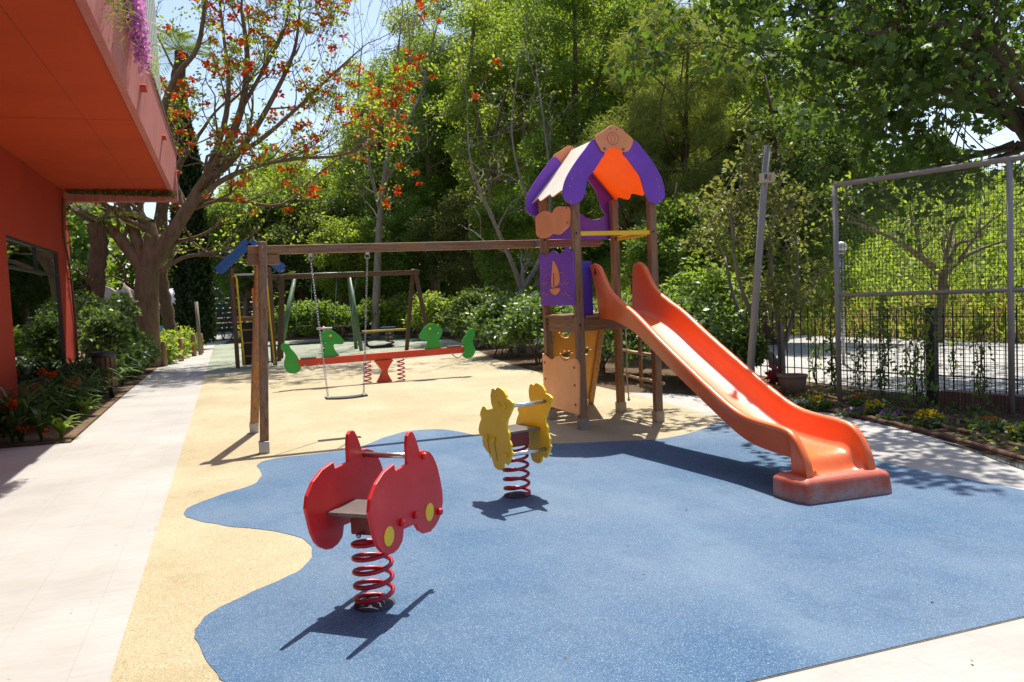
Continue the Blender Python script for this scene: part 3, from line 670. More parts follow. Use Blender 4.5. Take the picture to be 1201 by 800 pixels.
# cloud panel
cp = sm2(faceX(zz([(60, 770), (85, 738), (125, 716), (160, 722), (186, 735), (205, 702), (235, 682), (280, 682), (325, 692), (325, 805), (318, 838), (290, 862), (250, 898), (215, 898), (190, 895), (165, 915), (130, 930), (95, 928), (68, 905), (62, 850)], 620, 140, 6.667), 4.012), 3)
mb = MB(); mb.prism(cp, lambda u, v, t: (t, u, v), 3.998, 4.019); cc_ = mb.build('cloud_panel', PEACH, tw, bev=0.004)
mb = MB()
for y, z in ((9.16, 2.56), (9.16, 2.74)): mb.ball((3.997, y, z), 0.014, 5)
mb.build('bolt', plastic((0.55, 0.1, 0.08)), cc_)
# lower pink panel
pk = faceX(zz([(88, 272), (112, 290), (140, 308), (165, 290), (190, 290), (220, 318), (250, 304), (285, 306), (302, 345)], 620, 360, 5), 4.012)
pk = [(10.19, pk[0][1])]+[(p.x, p.y) for p in smooth_poly([(a, c, 0) for a, c in pk], 4, False)]+[(9.05, 0.2), (10.19, 0.2)]
mb = MB(); mb.prism(pk, lambda u, v, t: (t, u, v), 3.996, 4.019); pp = mb.build('wavy_panel', plastic((0.95, 0.42, 0.16)), tw, bev=0.004)
mb = MB()
for y in (9.13, 10.1):
    for z in (0.32, 0.56, 0.78): mb.ball((3.995, y, z), 0.016, 5)
mb.build('bolt', plastic((0.5, 0.08, 0.05)), pp)
# yellow bars
mb = MB(); mb.box(((XA+XB)/2, 9.07, 2.415), (XB-XA-0.08, 0.03, 0.055)); mb.build('guard_bar', YEL, tw, bev=0.008)
mb = MB(); mb.box((XB+0.02, (YA+YD)/2, 2.415), (0.03, YD-YA-0.06, 0.055)); mb.build('guard_bar', YEL, tw, bev=0.008)
# side cheeks at the slide mouth
for x0, x1 in ((4.115, 4.245),):
    mb = MB(); mb.box(((x0+x1)/2, 9.05, 1.75), (x1-x0, 0.022, 0.66)); mb.build('slide_cheek', plastic((0.07, 0.03, 0.33)), tw, bev=0.006)
# climbing wall behind
T0, T1 = Vector((4.95, 10.24, 1.34)), Vector((5.12, 11.15, 0.0)); S0, S1 = Vector((4.2, 10.24, 1.34)), Vector((4.37, 11.15, 0.0))
for a, c2 in ((T0, T1), (S0, S1)):
    mb = MB(); mb.bar(a, c2, 0.08, 0.1); mb.build('climbing_rail', wood(2, 1.2, (0.42, 0.2, 0.06)), tw, bev=0.01)
bm = bmesh.new(); loops = []
Lw, Lh = 0.66, (T0-T1).length
def ring(pts):
    v = [bm.verts.new((x, y, 0)) for x, y in pts]; return [bm.edges.new((v[i], v[(i+1) % len(v)])) for i in range(len(v))]
E_ = ring([(0, 0.12), (Lw, 0.12), (Lw, Lh), (0, Lh)])
for cx, cz in ((0.15, 1.37), (0.2, 1.0), (0.48, 1.04), (0.17, 0.58), (0.45, 0.5)):
    E_ += ring([(cx+0.075*math.cos(a), cz+0.055*math.sin(a)+0.012*math.sin(2*a)) for a in np.linspace(0, 2*math.pi, 17)[:-1]])
    for k in range(4):
        a = 0.5+0.7*k; ox, oz = cx+0.105*math.cos(a), cz+0.095*math.sin(a)
        E_ += ring([(ox+0.017*math.cos(q), oz+0.017*math.sin(q)) for q in np.linspace(0, 2*math.pi, 9)[:-1]])
bmesh.ops.triangle_fill(bm, edges=E_, use_beauty=True, use_dissolve=False, normal=(0, 0, 1))
ex = (T1-S1).normalized(); ez = (S0-S1).normalized()
mb = MB(); ind = {v: i for i, v in enumerate(bm.verts)}
off = S1+ex*0.05
inv = parent_world(tw).inverted()
mb.add([off+ex*v.co.x+ez*v.co.y for v in bm.verts], [tuple(ind[v] for v in f.verts) for f in bm.faces]); bm.free()
cw = mb.build('climbing_wall', plastic((0.72, 0.30, 0.02)), tw); sdf = cw.modifiers.new('thickness', 'SOLIDIFY'); sdf.thickness = 0.022; sdf.offset = 0
# rung ladder on the right side
for z in (0.52, 0.86, 1.2):
    mb = MB(); mb.tube([(5.13, YD-0.12, z+0.02), (5.15, YA+0.5, z), (5.15, YA-0.12, z-0.01)], 0.021, 8); mb.build('rung', wood(1, 1.5, (0.46, 0.32, 0.2)), tw)
mb = MB(); mb.box((5.18, 9.62, 0.82), (0.035, 0.06, 0.84)); mb.build('ladder_board', WZ, tw, bev=0.006)
mb = MB()
for y in (YD-0.16, YA+0.14): mb.tube([(5.15, y, 1.25), (5.15, y-0.02, 0.86), (5.15, y+0.01, 0.52), (5.15, y-0.03, 0.22)], 0.009, 6); mb.ball((5.15, y-0.03, 0.2), 0.022, 6)
mb.build('rope', flat((0.5, 0.47, 0.42)), tw)

# ------------------------------------------------------------------ slide
sd = thing('slide', (4.54, 9.0, 0), R(1.2), 'long orange plastic slide coming down from the purple roofed tower', 'slide')
SY = [9.03, 8.9, 8.76, 8.62, 8.46, 8.2, 7.88, 7.4, 6.8, 6.4, 6.1, 5.9, 5.7, 5.52, 5.40, 5.30, 5.22, 5.15, 5.09, 5.06]
SR = [2.03, 2.04, 1.97, 1.81, 1.68, 1.565, 1.44, 1.205, .93, .755, .635, .585, .567, .56, .552, .535, .49, .41, .31, .20]
SF = [1.41, 1.41, 1.405, 1.395, 1.365, 1.30, 1.18, .955, .69, .52, .405, .36, .342, .335, .333, .33, .30, .215, .19, .185]
prof = [(p[1], p[2], p[3]) for p in []]
def resample(vals, k=5):
    o = []; n = len(vals)
    for i in range(n-1):
        p0, p1, p2, p3 = vals[max(0, i-1)], vals[i], vals[i+1], vals[min(n-1, i+2)]
        for j in range(k):
            t = j/k; o.append(0.5*(2*p1+(p2-p0)*t+(2*p0-5*p1+4*p2-p3)*t*t+(3*p1-p0-3*p2+p3)*t**3))
    return o+[vals[-1]]
PY, PR, PF = resample(SY), resample(SR), resample(SF)
mb = MB(); secs = []
for y, zr, zf in zip(PY, PR, PF):
    W = 0.305
    if y > 8.4: W = 0.305
    leg = min(1, max(0, (5.40-y)/0.13)); leg = leg*leg*(3-2*leg)
    wall = min(0.07, (zr-zf)*0.8)
    zb = (zf-0.045)*(1-leg)+0.185*leg; zb = min(zb, zr-0.012)
    zfl = min(zf, zr-0.006)
    fl_ = 0.066
    xo = W+fl_*0.35; xi = W-fl_*0.65
    ow = (W-0.085)*(1-leg)+(W-0.004)*leg; hi = min(1.0, (zr-zf)/0.3); fw = W-0.115
    half = [(ow, zb), (ow+0.035*(1-leg), (zb+zr)/2), (xo-0.016, zr-0.05 if zr-0.05 > zb else (zb+zr)/2+0.002), (xo, zr-0.026), (xo-0.006, zr-0.008), (W-0.008, zr), (xi+0.008, zr-0.006), (xi, zr-0.024),
            (xi-0.012, max(zfl, zr-0.09) if zr-0.09 > zfl else zfl+0.004), (fw+0.035, zfl+min(0.05, (zr-zfl)*0.4)), (fw+0.008, zfl+min(0.012, (zr-zfl)*.2)), (fw-0.035, zfl)]
    sec = [(-x, z) for x, z in half]+[(0, zfl-0.004)]+[(x, z) for x, z in half[::-1]]+[(W-0.125, min(zfl-0.03, zr-0.02)), (-W+0.125, min(zfl-0.03, zr-0.02))]
    secs.append([(4.54+x, y, z) for x, z in sec])
m = len(secs[0]); vs = [p for s_ in secs for p in s_]
fs = [(i*m+k, i*m+(k+1) % m, (i+1)*m+(k+1) % m, (i+1)*m+k) for i in range(len(secs)-1) for k in range(m)]
fs += [tuple(range(m)), tuple((len(secs)-1)*m+k for k in range(m))[::-1]]
rz = Matrix.Translation((4.54, 9.0, 0)) @ Matrix.Rotation(R(-1.2), 4, 'Z') @ Matrix.Translation((-4.54, -9.0, 0))
mb.add([rz @ Vector(p) for p in vs], fs, 0, True)
ch = mb.build('chute', slide_plastic(), sd); bm = bmesh.new(); bm.from_mesh(ch.data); bmesh.ops.recalc_face_normals(bm, faces=bm.faces); bm.to_mesh(ch.data); bm.free()
ws = ch.modifiers.new('sharp', 'EDGE_SPLIT'); ws.split_angle = R(55)
mb = MB()
for px, py in ((696, 316), ):
    q = at(px, py, 8.92); mb.box((4.235, 8.92, q.z-0.03), (0.016, 0.03, 0.07))
mb.build('slot', IRON, sd)
q = rz @ Vector((4.54, 5.2, 0)); cx = q.x
lo = [(-0.44, 5.36), (-0.44, 5.22), (-0.425, 5.08), (-0.385, 4.985), (0.36, 4.955), (0.42, 4.98), (0.44, 5.36)]
up_ = [(-0.40, 5.34), (-0.40, 5.22), (-0.385, 5.11), (-0.34, 5.045), (0.30, 5.03), (0.35, 5.05), (0.375, 5.34)]
mb = MB(); n = len(lo)
vs = [(cx+x, y, 0.0) for x, y in lo]+[(cx+x*1.0, y+0.008, 0.165) for x, y in [(a*0.94+c*0.06, d*0.7+e*0.3) for (a, d), (c, e) in zip(lo, up_)]]+[(cx+x, y, 0.2) for x, y in up_]
fs = [(i+k*n, (i+1) % n+k*n, (i+1) % n+(k+1)*n, i+(k+1)*n) for k in range(2) for i in range(n)]+[tuple(range(n))[::-1], tuple(range(2*n, 3*n))]
mb.add(vs, fs); mb.build('slide_foot', slide_base_plastic(), sd, bev=0.022, seg=3)

# ------------------------------------------------------------------ swing frame and swing
sf = thing('swing_set', (0.47, 10.42, 0), 0, 'weathered timber swing beam on two legs joined to the purple roofed tower', 'swing frame')
mb = MB(); mb.box((2.66, 10.42, 2.392), (4.74, 0.1, 0.108)); mb.build('beam', WX, sf, bev=0.012)
mb = MB(); mb.box((0.475, 10.42, 2.272), (0.37, 0.1, 0.12)); mb.build('cross_block', WX, sf, bev=0.006)
mb = MB(); mb.box((4.08, 10.28, 2.39), (0.09, 0.2, 0.1)); mb.build('tower_bracket', GALV, sf, bev=0.004)
for a, c2 in (((0.325, 9.76, 0.1), (0.468, 10.325, 2.485)), ((0.265, 11.43, 0.08), (0.44, 10.515, 2.45))):
    mb = MB(); mb.bar(a, c2, 0.1, 0.1); lg = mb.build('leg', wood(2, 1.0) if a[1] < 10 else wood(2, 1.0, (0.42, 0.2, 0.07)), sf, bev=0.016)
    mb = MB(); mb.box((a[0]-0.005, a[1]-0.02, 0.075), (0.115, 0.115, 0.15)); mb.build('leg_shoe', GALV, lg, bev=0.005)
mb = MB(); mb.ball((0.46, 10.275, 2.42), 0.02, 6); mb.ball((0.455, 10.26, 2.28), 0.014, 6); mb.build('bolt', GALV, sf)
for x in (1.035, 1.745):
    mb = MB(); mb.box((x, 10.42, 2.325), (0.05, 0.06, 0.035)); mb.tube([(x+0.03*math.cos(a), 10.42, 2.285+0.03*math.sin(a)) for a in np.linspace(0, 2*math.pi, 13)[:-1]], 0.008, 5, closed=True)
    mb.build('hanger', GALV, sf, bev=0.003)
sw = thing('swing', (1.38, 10.42, 0.5), 0, 'empty swing with a flat black seat on galvanised chains under the long timber beam', 'swing')
def chain(a, b, name, parent, link=0.042, r=0.0042, m=GALV):
    a, b = Vector(a), Vector(b); d = (b-a); n = int(d.length/(link*0.78)); z = d.normalized(); x = z.orthogonal().normalized(); y = z.cross(x); mb = MB()
    for i in range(n):
        c = a+d*((i+0.5)/n); s_ = x if i % 2 else y
        mb.tube([c+z*(link/2*math.sin(t))+s_*(link*0.29*math.cos(t)) for t in np.linspace(0, 2*math.pi, 9)[:-1]], r, 4, closed=True)
    return mb.build(name, m, parent)
chain((1.035, 10.42, 2.27), (1.15, 10.40, 0.52), 'chain', sw); chain((1.745, 10.42, 2.27), (1.60, 10.40, 0.525), 'chain', sw)
mb = MB(); st = [(x, 0.505+0.012*((x-1.375)/0.25)**2-0.006) for x in np.linspace(1.115, 1.64, 9)]
mb.prism([(x, z+0.012) for x, z in st]+[(x, z-0.012) for x, z in st[::-1]], lambda u, v, t: (u, t, v), 10.32, 10.48); mb.build('seat', DARKSEAT, sw, bev=0.005)
mb = MB()
for x in (1.15, 1.6): mb.box((x, 10.40, 0.517), (0.03, 0.12, 0.02)); 
mb.build('seat_plate', GALV, sw, bev=0.002)

# ------------------------------------------------------------------ spring riders
def coil(c, r, z0, z1, turns, wire, seg=8, lean=(0, 0)):
    n = int(turns*22); pts = []
    for i in range(n+1):
        t = i/n; a = t*turns*2*math.pi; pts.append((c[0]+lean[0]*t+r*math.cos(a), c[1]+lean[1]*t+r*math.sin(a), c[2]+z0+(z1-z0)*t))
    return MB().tube(pts, wire, seg)
def rider(name, loc, ang, outline, label, m, seat_z, width, bars, extra=None, zs=0.42, rs=0.104, spm=SPRING, dia=0.0):
    r = thing(name, loc, ang, label, 'spring rider', 'spring riders on the playground')
    W = lambda u, v, t: (u, -t, v)     # local: u forward, t right, v up
    for s_ in (1, -1):
        mb = MB(); mb.prism(outline, W, s_*width/2-0.011, s_*width/2+0.011); sp = mb.build('side_panel', m, r, world=False, bev=0.0045)
        if extra: extra(sp, s_)
    mb = MB(); mb.box((seat_z[0], 0, seat_z[1]), (0.30, width-0.024, 0.022)); mb.build('seat', plastic((0.16, 0.14, 0.13), 0.3, 0.2, 0.3), r, world=False, bev=0.006)
    mb = MB(); mb.box((seat_z[0]+0.02, 0, seat_z[1]-0.075), (0.15, 0.19, 0.12)); mb.build('spring_mount', plastic((0.22, 0.03, 0.03)), r, world=False, bev=0.006)
    mb = MB()
    for dx in (-0.03, 0.03): mb.ball((seat_z[0]+dx-0.05, 0.03, seat_z[1]-0.13), 0.016, 5)
    mb.build('bolt', GALV, r, world=False)
    for (u, v, rad) in bars:
        mb = MB(); mb.tube([(u, -width/2-0.008, v), (u, width/2+0.008, v)], rad, 12); mb.build('handlebar', CHROME, r, world=False)
    mb = coil((0, 0, 0), rs, 0.016, zs, 5.2, 0.0135, 10, (seat_z[0]*0.6, 0)); mb.build('spring', spm, r, world=False)
    mb = MB(); mb.lathe([(0.115, 0.0), (0.115, 0.006), (0.07, 0.008), (0.06, 0.02), (0.02, 0.022)], (0, 0, 0.005), 22); mb.build('base_plate', flat((0.05, 0.06, 0.08)), r, world=False)
    return r
red_o = [(0.16, 0.952), (0.178, 0.945), (0.203, 0.912), (0.228, 0.865), (0.246, 0.822), (0.30, 0.818), (0.368, 0.797), (0.41, 0.765), (0.444, 0.72), (0.47, 0.675), (0.497, 0.60), (0.517, 0.52), (0.515, 0.46), (0.492, 0.412),
         (0.457, 0.374), (0.401, 0.345), (0.331, 0.33), (0.25, 0.343), (0.19, 0.378), (0.155, 0.425), (0.08, 0.432), (0.013, 0.436), (0.005, 0.405), (-0.008, 0.376), (-0.055, 0.35), (-0.11, 0.342), (-0.165, 0.352), (-0.225, 0.385), (-0.262, 0.42), (-0.295, 0.48),
         (-0.316, 0.552), (-0.334, 0.624), (-0.316, 0.685), (-0.255, 0.749), (-0.165, 0.794), (-0.055, 0.813), (-0.044, 0.775), (0.02, 0.778), (0.096, 0.782), (0.098, 0.88), (0.11, 0.935), (0.135, 0.953)]
def red_extra(sp, s_):
    t0 = s_*(0.19+0.011)
    for u, v in ((-0.156, 0.448), (0.325, 0.449)):
        mb = MB(); mb.prism([(u+0.052*math.cos(a), v+0.052*math.sin(a)) for a in np.linspace(0, 2*math.pi, 25)[:-1]], lambda a, b_, t: (a, -t, b_), *sorted((t0+s_*0.0005, t0+s_*0.004))); mb.build('wheel_spot', YEL, sp, world=False)
    mb = MB()
    for u, v in ((-0.02, 0.484), (0.142, 0.481), (0.445, 0.42), (0.28, 0.79)): mb.tube([(u, -t0, v), (u, -(t0+s_*0.018), v), (u, -(t0+s_*0.026), v)], [0.021, 0.021, 0.012], 12)
    mb.build('bolt_cap', RED, sp, world=False)
rider('red_spring_rider', (0.684, 4.46, 0.012), R(50), red_o, 'red car shaped spring rider with yellow wheel spots, nearest on the blue surface', RED, (0.0, 0.545), 0.38, [(0.265, 0.79, 0.0165)], red_extra)
yel_o = [(-0.012, 0.925), (0.02, 0.935), (0.045, 0.924), (0.08, 0.945), (0.113, 0.946), (0.15, 0.935), (0.175, 0.925), (0.211, 0.889), (0.209, 0.868), (0.26, 0.862), (0.306, 0.838), (0.312, 0.815), (0.300, 0.795), (0.263, 0.749), (0.213, 0.692), (0.198, 0.65), (0.198, 0.618),
         (0.225, 0.585), (0.232, 0.559), (0.216, 0.53), (0.235, 0.515), (0.255, 0.49), (0.24, 0.45), (0.262, 0.43), (0.245, 0.40), (0.225, 0.375), (0.213, 0.348), (0.183, 0.318), (0.15, 0.33), (0.118, 0.319), (0.116, 0.286), (0.085, 0.262), (0.057, 0.256), (0.009, 0.259), (-0.03, 0.275), (-0.045, 0.31), (-0.07, 0.361), (-0.108, 0.377), (-0.15, 0.395),
         (-0.193, 0.431), (-0.205, 0.47), (-0.197, 0.502), (-0.247, 0.513), (-0.262, 0.56), (-0.238, 0.613), (-0.204, 0.66), (-0.225, 0.69), (-0.208, 0.725), (-0.175, 0.765), (-0.134, 0.77), (-0.106, 0.748), (-0.06, 0.752), (-0.006, 0.765), (-0.03, 0.81), (-0.035, 0.87)]
def yel_extra(sp, s_):
    t0 = s_*(0.19+0.011); mb = MB()
    for u, v in ((0.194, 0.80), (0.175, 0.40), (-0.11, 0.513), (0.0, 0.505)): mb.tube([(u, -t0, v), (u, -(t0+s_*0.018), v), (u, -(t0+s_*0.026), v)], [0.021, 0.021, 0.012], 12)
    mb.build('bolt_cap', YEL, sp, world=False)
    mb = MB()
    for u, v in ((-0.11, 0.513), (0.0, 0.505)): mb.tube([(u, -t0, v-0.02), (u+0.035, -t0-s_*0.002, v-0.17)], 0.004, 5)
    mb.tube([(0.09, -t0, 0.83), (0.12, -t0, 0.80), (0.16, -t0, 0.80)], 0.0035, 5)
    mb.build('groove', plastic((0.5, 0.27, 0.01)), sp, world=False)
rider('yellow_spring_rider', (2.224, 6.382, 0.012), R(-77), yel_o, 'yellow animal shaped spring rider in front of the play tower', YEL, (-0.02, 0.565), 0.38, [(0.215, 0.80, 0.0165), (0.19, 0.40, 0.0165)], yel_extra)

# ------------------------------------------------------------------ seesaw
ss = thing('seesaw', (3.05, 16.9, 0), 0, 'red spring seesaw with green dragon heads and tails at both ends', 'seesaw')
Y0 = 16.9; FY = lambda u, v, t: (u, t, v)
mb = MB(); mb.prism([(1.25, 0.455), (4.81, 0.51), (4.82, 0.655), (1.25, 0.605)], FY, Y0-0.06, Y0+0.06); mb.build('beam', SEESAW_RED, ss, bev=0.01)
mb = MB(); mb.prism(sm2([(2.87, 0.47), (2.93, 0.36), (3.0, 0.235), (2.95, 0.11), (2.89, 0.0), (3.05, 0.0), (3.2, 0.0), (3.15, 0.11), (3.11, 0.235), (3.17, 0.36), (3.24, 0.475), (3.05, 0.475)], 3), FY, Y0-0.1, Y0+0.1); mb.build('support', SEESAW_RED, ss, bev=0.012)
for x in (2.7, 3.41):
    coil((x, Y0, 0), 0.075, 0.02, 0.46, 5, 0.014, 8).build('spring', SPRING, ss)
heads = [[(1.8, 0.62), (1.85, 0.77), (1.82, 0.86), (1.775, 0.96), (1.78, 1.07), (1.83, 1.13), (1.93, 1.17), (2.03, 1.155), (2.12, 1.08), (2.2, 1.0), (2.25, 0.93), (2.23, 0.865), (2.14, 0.86), (2.05, 0.865), (2.045, 0.79), (2.09, 0.7), (2.13, 0.62)],
         [(3.96, 0.63), (4.0, 0.74), (4.0, 0.82), (3.93, 0.845), (3.865, 0.87), (3.83, 0.93), (3.9, 1.03), (3.99, 1.13), (4.11, 1.185), (4.24, 1.145), (4.33, 1.06), (4.35, 0.98), (4.31, 0.9), (4.27, 0.84), (4.28, 0.76), (4.33, 0.66), (4.33, 0.63)]]
for i, h_ in enumerate(heads):
    mb = MB(); mb.prism(sm2(h_, 3), FY, Y0-0.025, Y0+0.025); hd = mb.build('dragon_head', GREEN, ss, bev=0.006)
    ex_, ez_ = ((1.985, 1.05), (4.075, 1.075))[i]
    mb = MB(); mb.tube([(ex_, Y0-0.026, ez_), (ex_, Y0-0.034, ez_)], 0.028, 12); mb.build('eye', YEL, hd)
    mb = MB(); mx, mz = ((1.865, 0.905), (4.225, 0.97))[i]; mb.tube([(mx, Y0-0.12, mz), (mx, Y0+0.12, mz)], 0.016, 10); mb.build('handle', GALV, hd)
    mb = MB(); cxs = 1.52 if i == 0 else 4.58; zb_ = 0.62 if i == 0 else 0.665
    mb.box((cxs, Y0, zb_), (0.3, 0.22, 0.025)); mb.build('seat', DARKSEAT, ss, bev=0.006)
    mb = MB(); mb.tube([(cxs+0.2*q, Y0+0.13*s_, 0.47+0.05*i) if False else (cxs-0.1+0.3*t, Y0-0.14, 0.5-0.12*math.sin(math.pi*t)+0.04*i) for q, s_ in ((0, 0),) for t in np.linspace(0, 1, 9)], 0.013, 6); mb.build('foot_rest', flat((0.5, 0.46, 0.42)), ss)
tails = [[(1.28, 0.59), (1.33, 0.6), (1.29, 0.69), (1.24, 0.77), (1.18, 0.84), (1.15, 0.91), (1.06, 0.955), (0.99, 0.9), (1.0, 0.83), (1.05, 0.77), (1.07, 0.69), (1.04, 0.58), (1.035, 0.48), (1.08, 0.38), (1.18, 0.33), (1.3, 0.35), (1.36, 0.43), (1.33, 0.5)],
         [(4.8, 0.69), (4.745, 0.74), (4.80, 0.82), (4.86, 0.90), (4.92, 0.99), (4.99, 1.025), (5.05, 0.97), (5.05, 0.87), (5.0, 0.78), (5.01, 0.69), (5.045, 0.58), (5.02, 0.47), (4.95, 0.405), (4.86, 0.385), (4.76, 0.44), (4.77, 0.54)]]
for h_ in tails:
    mb = MB(); mb.prism(sm2(h_, 3), FY, Y0-0.062-0.025, Y0-0.062+0.024); mb.build('dragon_tail', GREEN, ss, bev=0.006)

# ------------------------------------------------------------------ rear playground
bt = thing('play_tower', (0.72, 24.35, 0), 0, 'small distant play tower with a blue gabled roof and yellow handrails', 'play tower')
for x, y in ((0.22, 23.8), (1.22, 23.8), (0.22, 24.9), (1.22, 24.9)):
    mb = MB(); mb.box((x, y, 1.42), (0.11, 0.11, 2.78)); mb.build('post', wood(2, 0.6) if y < 24 else plastic((0.06, 0.07, 0.22)), bt, bev=0.014)
mb = MB()
for sgn in (-1, 1):
    mb.bar((0.72, 23.72, 3.5), (0.72+sgn*0.86, 23.72, 2.72), 0.27, 0.05, up=(0, 1, 0))
mb.build('gable_board', BLUE, bt, bev=0.01)
for sgn in (-1, 1):
    mb = MB(); a, c2 = Vector((0.72, 24.35, 3.52)), Vector((0.72+sgn*0.92, 24.35, 2.7)); mb.bar(a, c2, 0.03, 1.35, up=(0, 1, 0)); mb.build('roof_panel', BLUE, bt, bev=0.006)
mb = MB(); mb.box((0.72, 24.35, 1.38), (1.05, 1.15, 0.12)); mb.build('deck', WX, bt, bev=0.006)
mb = MB(); mb.box((0.72, 23.78, 2.62), (0.9, 0.05, 0.05)); mb.build('cross_bar', GALV, bt)
mb = MB(); mb.box((0.7, 23.95, 0.68), (0.72, 0.03, 1.2)); mb.build('dark_panel', flat((0.04, 0.035, 0.03)), bt)
for z in (0.35, 0.72, 1.08, 1.42): 
    mb = MB(); mb.box((0.7, 23.7-0.08*(1.4-z), z), (0.62, 0.1, 0.035)); mb.build('step', WX, bt, bev=0.005)
for x in (0.33, 1.12):
    mb = MB(); mb.tube([(x-0.12, 23.78, 2.55), (x-0.03, 23.6, 2.6), (x, 23.56, 2.5), (x+0.02, 23.5, 1.4), (x+0.06, 23.38, 0.1)], 0.026, 8); mb.build('handrail', YEL, bt)
mb = MB(); q = at(300, 338, 23.6); q2 = at(300, 396, 23.6)
mb.box((0.86, 23.66, (q.z+q2.z)/2), (0.3, 0.03, q.z-q2.z)); mb.build('side_panel', plastic((0.75, 0.22, 0.02)), bt, bev=0.006)
mb = MB(); mb.box((1.27, 24.35, 1.9), (0.03, 1.0, 0.9)); mb.box((0.17, 24.35, 1.9), (0.03, 1.0, 0.9)); mb.build('blue_panel', plastic((0.03, 0.06, 0.26)), bt, bev=0.006)
s2 = thing('swing_set', (4.0, 26.5, 0), 0, 'distant brown timber swing frame behind the green and red seesaw', 'swing frame')
mb = MB(); mb.box((3.65, 26.5, 2.61), (4.95, 0.14, 0.15)); mb.build('beam', wood(0, 0.5), s2, bev=0.012)
for a, c2 in (((5.72, 27.2, 0), (5.95, 26.58, 2.72)), ((6.2, 25.7, 0), (5.98, 26.42, 2.7)), ((1.6, 27.2, 0), (1.75, 26.55, 2.65)), ((1.45, 25.85, 0), (1.7, 26.45, 2.65))):
    mb = MB(); mb.bar(a, c2, 0.12, 0.12); mb.build('leg', wood(2, 0.45), s2, bev=0.014)
s3 = thing('swing_set', (3.2, 29, 0), 0, 'green painted metal swing frame with splayed legs behind the brown one', 'swing frame')
GRN = painted((0.10, 0.17, 0.08), 0.5)
mb = MB(); mb.tube([(1.9, 29, 2.75), (4.7, 29, 2.75)], 0.05, 10); mb.build('beam', GRN, s3)
for a, c2 in ((at(325, 418, 28.2), at(346, 325, 29)), (at(329, 416, 29.8), at(346, 325, 29)), (at(424, 413, 28.3), at(410, 324, 29)), (at(418, 411, 29.8), at(409, 324, 29))):
    mb = MB(); mb.tube([Vector((a.x, a.y, 0)), c2], 0.07, 10); mb.build('leg', GRN, s3)
for (xa, xb, px0, px1, lab) in ((342, 365, 347, 367, 'left'), (395, 418, 391, 412, 'right')):
    A0, B0 = at(xa, 326, 26.5), at(xb, 326, 26.5); A1, B1 = at(px0+1, 383, 26.5), at(px1-1, 382, 26.5)
    g = thing('swing', ((A0.x+B0.x)/2, 26.5, 1), 0, lab+' of the two small dark swings hanging from the distant brown frame', 'swing', 'swings of the rear playground')
    for p, q in ((A0, A1), (B0, B1)): mb = MB(); mb.tube([Vector((p.x, 26.5, 2.54)), q], 0.008, 5); mb.build('chain', GALV, g)
    mb = MB(); mb.box((A1+B1)/2, ((B1-A1).length+0.06, 0.17, 0.03)); mb.build('seat', DARKSEAT, g, bev=0.006)
rk = thing('rocker', (4.5, 29.5, 0), 0, 'low rocker with a long yellow plank and a blue handle on the rear playground', 'rocker')
a, c2 = at(425, 388, 29.5), at(478, 387, 29.5); zc = (a.z+c2.z)/2
mb = MB(); mb.box(((a.x+c2.x)/2, 29.5, zc), (c2.x-a.x, 0.3, 0.07)); mb.build('plank', plastic((0.62, 0.42, 0.06)), rk, bev=0.01)
q = at(455, 384, 29.5); mb = MB(); mb.box((q.x, 29.5, q.z), (0.55, 0.1, 0.05)); mb.tube([(q.x, 29.5, zc), (q.x, 29.5, q.z)], 0.03, 8); mb.build('handle', BLUE, rk, bev=0.008)
coil((q.x+0.05, 29.5, 0), 0.14, 0.05, zc-0.04, 4, 0.03, 8).build('spring', painted((0.15, 0.09, 0.07)), rk)
mb = MB(); mb.tube([(q.x-0.9, 29.45, zc), (q.x-0.82, 29.4, 0.14), (q.x-0.7, 29.35, 0.07), (q.x+0.1, 29.3, 0.07)], 0.055, 8); mb.build('base_bar', DARKSEAT, rk)
pr = thing('spring_rider', (2.9, 30, 0), 0, 'tiny spring rider with a pink and white head on the rear playground', 'spring rider')
q = at(380, 384, 30); coil((q.x, 30, 0), 0.1, 0, 0.4, 4, 0.02, 6).build('spring', SPRING, pr)
mb = MB(); mb.prism(sm2([(-0.3, 0.42), (-0.25, 0.62), (0.0, 0.58), (0.06, 0.86), (0.2, 0.88), (0.28, 0.75), (0.2, 0.45)], 3), lambda u, v, t: (q.x+t, 30+u, v), -0.03, 0.03); mb.build('body', plastic((0.62, 0.12, 0.18)), pr, bev=0.008)
mb = MB(); mb.tube([(q.x-0.28, 29.9, 0.82), (q.x+0.28, 29.9, 0.82)], 0.035, 8); mb.build('handlebar', plastic((0.75, 0.6, 0.6)), pr)
# far things along the path: white parasol, pool, closed parasol, railing, bike rack, dark screen
pool = sheet('pool_water', [(-6.5, 46.5), (-1.75, 46.5), (-1.75, 54), (-6.5, 54)], 0.82, water((0.03, 0.30, 0.60)))
mb = MB(); mb.box((-4.2, 50.25, 0.39), (5.2, 8.0, 0.78)); tag(mb.build('pool_edge', flat((0.5, 0.48, 0.45))), kind='structure')
pa = thing('parasol', at(206, 380, 44), 0, 'white dome shaped parasol beside the pool, seen past the coral tree', 'parasol')
q = at(210, 353, 44); mb = MB(); mb.lathe([(1.05, q.z-0.2), (1.02, q.z), (0.85, q.z+0.35), (0.5, q.z+0.6), (0.05, q.z+0.7)], (q.x, 44, 0), 16); mb.build('canopy', flat((0.78, 0.77, 0.74)), pa)
mb = MB(); mb.tube([(q.x, 44, 0), (q.x, 44, q.z+0.9)], 0.04, 8); mb.build('pole', flat((0.4, 0.35, 0.3)), pa)
rl = thing('railing', at(208, 390, 43), 0, 'dark crossed railing beside the pool under the white parasol', 'railing')
a, c2 = at(196, 383, 43), at(224, 372, 43); mb = MB()
for z in (0.35, 1.0): mb.bar((a.x, 43, z), (c2.x, 43, z), 0.05, 0.05)
